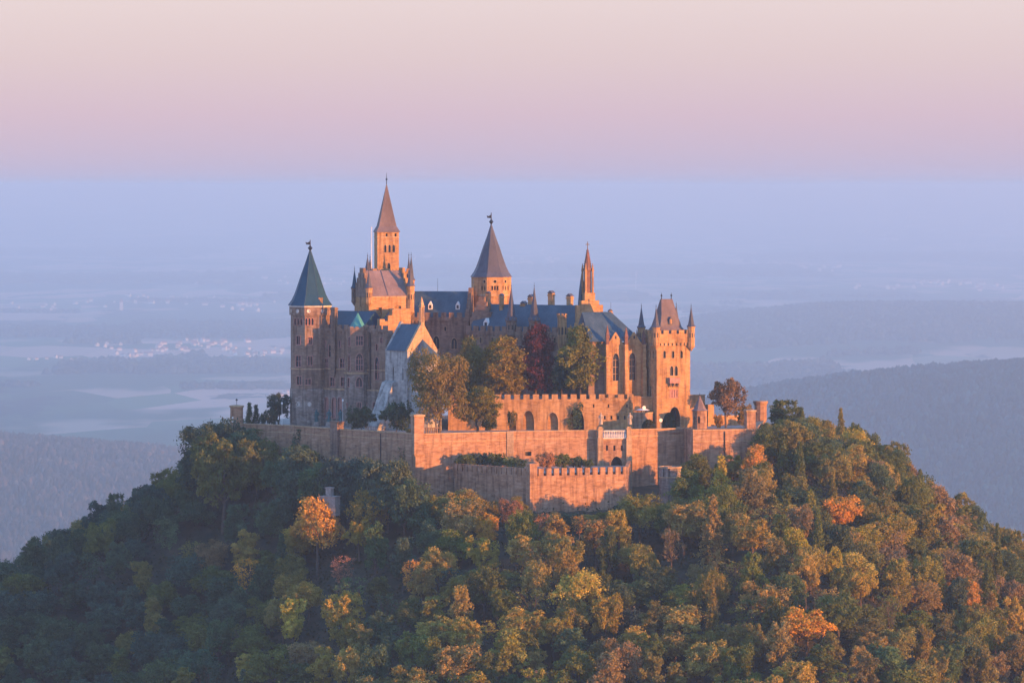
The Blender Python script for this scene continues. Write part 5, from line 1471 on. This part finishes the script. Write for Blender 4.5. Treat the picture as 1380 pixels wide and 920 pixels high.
for (hue, word, rw_, ar), mem in clus.items():
    mem.sort(key=lambda i: info[i][8])
    for k, i in enumerate(mem):
        x, y, z, kind, v, hue_, ws_, hs_, px, py = info[i]
        noun = '' if 'conifer' in word else ' tree'
        lab = f'{hue} {word}{noun}, {rw_}, {ar}'
        if len(mem) > 1: lab += f', {ORD[k]} of {NUM[len(mem)]}'
        place(kind, v, x, y, z, ws_, hs_, hue, rs.uniform(0, 6.28), 'conifer' if kind == 'fir' else 'autumn_tree' if hue in ('orange', 'golden yellow', 'rust red', 'dull red', 'golden brown', 'reddish brown') else 'broadleaf_tree',
              lab, 'tree', 'trees on the castle hill')
# the rest of the wood, mostly out of the picture: one mass
mass = [info[i] for i in range(len(info)) if info[i] and i not in single]
for x, y, z, px, py in outv:
    kind, hue = slope_pick(px, py, rs)
    if abs(x) < 215 and y > -290: mass.append([x, y, z, kind, int(rs.integers(0, 9)), hue, rs.uniform(.85, 1.2), rs.uniform(.85, 1.2), px, py])
by_hue = {}
for q_ in mass: by_hue.setdefault(q_[5], []).append(q_)
mroot = tag(empty('forest', (0, 0, 0)), 'autumn wood covering the rest of the castle hill', 'wood', None, 'stuff')
for hue, lst in by_hue.items():
    Vs, Fs, Ts, off = [], [], [], 0
    for x, y, z, kind, v, h_, ws_, hs_, px, py in lst:
        V_, F_, T_ = KIND[kind][v % len(KIND[kind])][4]
        far = not (-60 < px < 1440 and py < 960)
        step = 3 if far else 1
        Fq = F_[::step]
        idx = Fq.ravel()
        a_ = rs.uniform(0, 6.28); c_, s_ = math.cos(a_), math.sin(a_)
        W = V_[idx]
        if far:  # fewer, larger sprays
            W = W.reshape(-1, 4, 3); W = (W - W.mean(1, keepdims=True)) * 1.7 + W.mean(1, keepdims=True); W = W.reshape(-1, 3)
        W = np.stack([(W[:, 0] * c_ - W[:, 1] * s_) * ws_ + x, (W[:, 0] * s_ + W[:, 1] * c_) * ws_ + y, W[:, 2] * hs_ + z], 1)
        Vs.append(W); Ts.append(T_[idx] * rs.uniform(0.85, 1.15)); Fs.append(np.arange(len(idx)).reshape(-1, 4) + off); off += len(idx)
    o = link('foliage', np_mesh('foliage', np.concatenate(Vs), np.concatenate(Fs), M['leaf'], np.concatenate(Ts)), mroot)
    o.color = (*HUE[hue], 1)
    o['kind'] = 'stuff'
# undergrowth so that no bare ground shows between the trunks
N = 80000
p = rs.uniform([-225, -260], [225, 110], (N, 2)); d_ = dist_out(p[:, 0], p[:, 1]); p = p[(d_ > 1.0) & (d_ < 190)]
zz_ = hill_z(p[:, 0], p[:, 1]) + np.abs(rs.normal(size=len(p))) * 1.3
P3 = np.concatenate([p, zz_[:, None]], 1)
P3 = np.repeat(P3, 3, 0) + rs.normal(size=(len(P3) * 3, 3)) * np.array([0.6, 0.6, 0.4])
V, F = leaf_faces(P3, np.tile([0, -0.3, 0.8], (len(P3), 1)), 0.42, rs)
o = link('undergrowth', np_mesh('undergrowth', V, F, M['leaf'], np.repeat(np.repeat(rs.uniform(0.6, 1.4, len(p)), 3), 4)))
o.color = (0.060, 0.058, 0.024, 1)
tag(o, 'low leafy undergrowth between the trunks on the castle hill', 'undergrowth', None, 'stuff')

# pale dead snag low on the right
x, y = ground_under(1055, 872)
mb = MB(); mb.tube([(0, 0, -1), (0.1, 0, 8), (0, 0.1, 14.5)], [0.2, 0.15, 0.04], 6)
root = tag(empty('dead_tree', (x, y - 3, float(hill_z(x, y - 3)))), 'bare pale dead trunk with stub branches low on the right slope', 'dead tree')
mb.build('trunk', M['palebark'], root)
mb = MB()
for k in range(14):
    a_ = k * 2.4; z_ = 6.5 + k * 0.55; l_ = 1.5 * (1 - k / 22)
    mb.tube([(0.05, 0.03, z_), (math.cos(a_) * l_, math.sin(a_) * l_, z_ + 0.25)], [0.06, 0.02], 4)
mb.build('branches', M['palebark'], root)

# ivy on the walls, real leaf sprays hanging on the stone
def ivy(p, q, u0, u1, z0, z1, n, hue, label, seed):
    rg = np.random.default_rng(seed)
    (pa, ya), (pb, yb) = p, q
    a_ = np.array([WX(pa, ya), ya]); b_ = np.array([WX(pb, yb), yb]); d = (b_ - a_) / np.linalg.norm(b_ - a_); nn = np.array([d[1], -d[0]])
    k = 12
    cu = rg.uniform(u0, u1, k); cz = z0 + (z1 - z0) * rg.beta(1.0, 1.6, k)
    i = rg.integers(0, k, n)
    u = cu[i] + rg.normal(size=n) * (u1 - u0) * 0.10; z = np.minimum(cz[i] + rg.normal(size=n) * (z1 - z0) * 0.12, z1)
    w_ = np.abs(rg.normal(size=n)) * 0.25 + 0.05
    P = np.concatenate([a_ + u[:, None] * d + w_[:, None] * nn, z[:, None]], 1)
    V, F = leaf_faces(P, np.tile([nn[0], nn[1], 0.2], (n, 1)), 0.24, rg)
    o = link('ivy', np_mesh('ivy', V, F, M['leaf'], np.repeat(rg.uniform(0.7, 1.3, n), 4)))
    o.color = (*HUE[hue], 1)
    tag(o, label, 'ivy')
ivy((318, 18), (390, 8), 4, 14, -17, -1.5, 2600, 'olive green', 'olive ivy growing up the shaded wall near the far left turret', 1)
ivy((390, 8), (449, -8), 1, 6, -14, -1.0, 1500, 'dark green', 'dark ivy on the shaded wall below the first bronze statue', 2)
ivy((512, -21), (560, -32), 5, 14, -22, -4, 2200, 'deep green', 'green ivy on the shaded wall just left of the corner turret', 3)
ivy((777, 1.9), (781, 1.9), -2.2, 1.2, 0.5, 6.5, 700, 'dark green', 'dark creeper hanging in the open arch of the arcaded wall', 4)

# ------------------------------------------------------------------ far woods
def wood(name, label, polys, spacing, h, seed, hue, cone=0.5):
    """far-off wood of many small tree tops; polys = list of (px0, px1, D0, D1) with ragged edges"""
    rg = np.random.default_rng(seed)
    XS, DS = [], []
    for (a0, a1, D0, D1) in polys:
        D0, D1 = D0 * VS, D1 * VS
        Dm = (D0 + D1) / 2; X0, X1 = (a0 - 690) * Dm / FP, (a1 - 690) * Dm / FP
        n = int((X1 - X0) * (D1 - D0) / spacing ** 2)
        x = rg.uniform(X0, X1, n); d = rg.uniform(D0, D1, n)
        e = 0.10 * wob(x, d, (X1 - X0) * 0.35 + 150, seed) + 0.04 * wob(x, d, 90, seed + 2)
        uu = (x - X0) / (X1 - X0); ww = (d - D0) / (D1 - D0)
        k = (np.minimum(uu, 1 - uu) * 1.6 + e * 0.8 > 0.06 * (np.minimum(uu, 1 - uu) < .3)) & (np.minimum(ww, 1 - ww) + e * 1.2 > 0.05)
        XS.append(x[k]); DS.append(d[k])
    x = np.concatenate(XS); d = np.concatenate(DS); n = len(x)
    z = valley_z(x, d) - 1
    hh = h * rg.uniform(0.55, 1.25, n) * (1 + 0.12 * wob(x, d, 160, seed + 1)); r = spacing * rg.uniform(0.55, 0.85, n)
    con = rg.uniform(size=n) < cone
    K = 6
    an = np.arange(K) * 2 * np.pi / K
    rel = [(0.85, 0.25), (1.0, 0.55), (0.62, 0.84)]
    V = []
    for j, (rf, zf) in enumerate(rel):
        rc = np.where(con, (1.0, 0.62, 0.28)[j], rf); zc = np.where(con, (0.2, 0.5, 0.8)[j], zf)
        jit = rg.uniform(0.8, 1.2, (n, K))
        V.append(np.stack([x[:, None] + r[:, None] * rc[:, None] * np.cos(an + j * .5) * jit, (d - CD)[:, None] + r[:, None] * rc[:, None] * np.sin(an + j * .5) * jit, (z + hh * zc)[:, None] + 0 * jit], -1))
    V.append(np.stack([x, d - CD, z + hh], -1)[:, None, :])
    V = np.concatenate(V, 1)
    m_ = V.shape[1]
    f = []
    for j in range(2):
        for k in range(K):
            a0, a1 = j * K + k, j * K + (k + 1) % K
            f += [(a0, a1, a1 + K), (a0, a1 + K, a0 + K)]
    for k in range(K): f.append((2 * K + k, 2 * K + (k + 1) % K, 3 * K))
    f = np.array(f)
    F = (f[None] + (np.arange(n) * m_)[:, None, None]).reshape(-1, 3)
    o = link(name, np_mesh(name, V.reshape(-1, 3), F, M['leaf'], np.repeat(np.clip(rg.lognormal(0, 0.45, n), 0.35, 2.6) * (1 + 0.5 * wob(x, d, 420, seed + 7)), m_)))
    o.color = (*hue, 1)
    return tag(o, label, 'wood', None, 'stuff')

wood('far_forest', 'hazy wood on the hill far left beyond the castle slope', [(-420, 330, 4500, 6300)], 13, 32, 1, (0.075, 0.058, 0.036), 0.5)
wood('far_forest', 'hazy blue wood on the big ridge far right', [(960, 1750, 4400, 7100)], 15, 31, 2, (0.010, 0.036, 0.042), 0.35)  # leaf colour pushed dark and blue to deepen the haze over this ridge
wood('far_forest', 'hazy wood on the second ridge behind the gate tower', [(905, 1800, 10300, 12600), (870, 1150, 8600, 9600), (1050, 1500, 8200, 8900)], 27, 38, 3, (0.045, 0.045, 0.025), 0.4)
wood('far_forest', 'dark hazy wood strips in the left valley', [(70, 420, 9300, 9900), (-300, 250, 11700, 12500), (150, 480, 11400, 12900)], 26, 36, 4, (0.035, 0.042, 0.022), 0.4)
wood('far_forest', 'faint far woods in bands toward the horizon', [(-500, 350, 17500, 19500), (500, 1100, 19000, 21000), (980, 1900, 22500, 25000), (-600, 300, 24000, 27000), (350, 900, 15200, 15800), (1000, 1090, 15300, 15700)], 80, 48, 5, (0.035, 0.045, 0.025), 0.4)

rq = np.random.default_rng(77)
strips = []
for _ in range(70):
    D0 = rq.uniform(6300, 16000); a0 = rq.uniform(-350, 1500); wpx = rq.uniform(15, 170)
    if D0 < 8600 and (a0 > 850 or a0 < 420): continue
    strips.append((a0, a0 + wpx, D0, D0 + rq.uniform(45, 160)))
wood('far_forest', 'thin hedges and tree lines between the valley fields', strips, 24, 26, 6, (0.035, 0.045, 0.024), 0.2)

# ------------------------------------------------------------------ far villages: every house a thing
def house_mesh(w, l, h, rh, roofname=True):
    mb = MB()
    mb.box(-l / 2, l / 2, -w / 2, w / 2, 0, h)
    nf = len(mb.f)
    o = 0.5
    mb.add([(-l / 2 - o, -w / 2 - o, h), (l / 2 + o, -w / 2 - o, h), (l / 2 + o, w / 2 + o, h), (-l / 2 - o, w / 2 + o, h), (-l / 2 - o, 0, h + rh), (l / 2 + o, 0, h + rh)], [(0, 1, 5, 4), (2, 3, 4, 5), (3, 2, 1, 0)])
    mb.add([(-l / 2, -w / 2, h + .01), (-l / 2, w / 2, h + .01), (-l / 2, 0, h + rh * 0.96)], [(0, 2, 1)])
    mb.add([(l / 2, -w / 2, h + .01), (l / 2, w / 2, h + .01), (l / 2, 0, h + rh * 0.96)], [(0, 1, 2)])
    me = bpy.data.meshes.new('house'); me.from_pydata(mb.v, [], mb.f)
    me.materials.append(M['housewall']); me.materials.append(M['houseroof'])
    for i, p_ in enumerate(me.polygons): p_.material_index = 1 if nf <= i < nf + 3 else 0
    return me
HM = [house_mesh(10, 14, 6, 5), house_mesh(9, 11, 7, 5), house_mesh(12, 20, 6, 6), house_mesh(11, 12, 9, 6)]
HALL = [house_mesh(30, 80, 9, 3), house_mesh(25, 50, 10, 3)]
rv = np.random.default_rng(9)
def village(n, a0, a1, py0, py1, label, group, meshes=HM, scale=1.0, name='house', lines=3, amp=1.0):
    for i in range(n):
        u = rv.beta(1.3, 1.3); px = a0 + (a1 - a0) * u
        row = rv.normal(0.5 + 0.25 * math.sin(u * 9), 0.2)
        py = py0 + (py1 - py0) * min(1, max(0, row))
        D = 400.0 * VS * FP / (py - HOR)
        for _ in range(4): D = (CZ - float(valley_z((px - 690) * D / FP, D))) * FP / (py - HOR)
        x = (px - 690) * D / FP
        o = link(name, meshes[int(rv.integers(0, len(meshes)))])
        o.location = (x, D - CD, float(valley_z(x, D)) - 0.3); s_ = 1.25 * scale * rv.uniform(0.8, 1.25)
        o.scale = (s_, s_, s_); o.rotation_euler = (0, 0, rv.uniform(0, 3.14))
        tag(o, label, 'house' if name == 'house' else 'hall', group)
village(70, 125, 392, 459, 481, 'tiny hazy house in the valley village left of the teal-roofed tower', 'houses of the nearest valley village', scale=1.0)
village(48, 0, 390, 396, 420, 'tiny hazy house in the farther village around the white church tower', 'houses around the white church tower', scale=1.25)
village(22, 180, 480, 370, 384, 'speck of a house in the remote village above the teal spire\'s left', 'houses left of the teal spire', scale=1.3)
village(8, 372, 392, 527, 537, 'small hazy house just left of the corner tower\'s foot', 'houses by the corner tower\'s foot', scale=0.8)
village(34, 940, 1145, 352, 367, 'speck of a house in the remote village right of the church spire', 'houses right of the church spire', scale=1.9)
village(28, 1150, 1370, 378, 392, 'speck of a house in the far village above the gate tower\'s right', 'houses of the far right village', scale=1.8)
village(24, 690, 770, 338, 366, 'speck of a house in the remote village between central tower and church spire', 'houses between two spires', scale=1.9)
village(10, 555, 640, 336, 350, 'speck of a house left of the central tower\'s spire', 'houses left of the central spire', scale=1.9)
village(14, 1145, 1365, 316, 328, 'long pale hall on the horizon plain at far right', 'far halls at right', meshes=HALL, scale=1.7, name='hall')
village(7, 20, 110, 480, 486, 'tiny farmhouse in the fields at far left', 'farmhouses far left', scale=0.9)
def far_at(px, py):
    D = 400.0 * VS * FP / (py - HOR)
    for _ in range(6): D = (CZ - float(valley_z((px - 690) * D / FP, D))) * FP / (py - HOR)
    return (px - 690) * D / FP, D - CD
x, y = far_at(163.5, 418)
root = tag(empty('church_tower', (x, y, float(valley_z(x, y + CD)))), 'tiny white church tower in the far left village', 'church tower')
k = (y + CD) / FP
mb = MB(); mb.box(-2.2 * k, 2.2 * k, -2.2 * k, 2.2 * k, 0, 11 * k); mb.build('tower', M['housewall'], root)
mb = MB(); mb.lathe(0, 0, [(3.0 * k, 11 * k), (1.6 * k, 14 * k), (0.1, 16 * k)], 8); mb.build('roof', M['houseroof'], root)
x, y = far_at(857, 393); k = (y + CD) / FP
root = tag(empty('mast', (x, y, float(valley_z(x, y + CD)))), 'thin pale mast in the valley between church spire and gate tower', 'mast')
mb = MB(); mb.tube([(0, 0, 0), (0, 0, 27 * k)], [0.8 * k, 0.45 * k], 8); mb.build('shaft', M['white'], root)

# ------------------------------------------------------------------ the air
hm = bpy.data.materials.new('haze'); hm.use_nodes = True
t = hm.node_tree; t.nodes.clear()
o_ = t.nodes.new('ShaderNodeOutputMaterial'); pv = t.nodes.new('ShaderNodeVolumePrincipled')
pv.inputs['Color'].default_value = (*HAZE_COLOR, 1)
pv.inputs['Density'].default_value = HAZE_DENSITY
pv.inputs['Anisotropy'].default_value = HAZE_G
t.links.new(pv.outputs[0], o_.inputs['Volume'])
mb = MB(); mb.box(-110000, 110000, -2500, 140000, -1030, 86)
hz = mb.build('haze', hm)
tag(hz, kind='stuff')
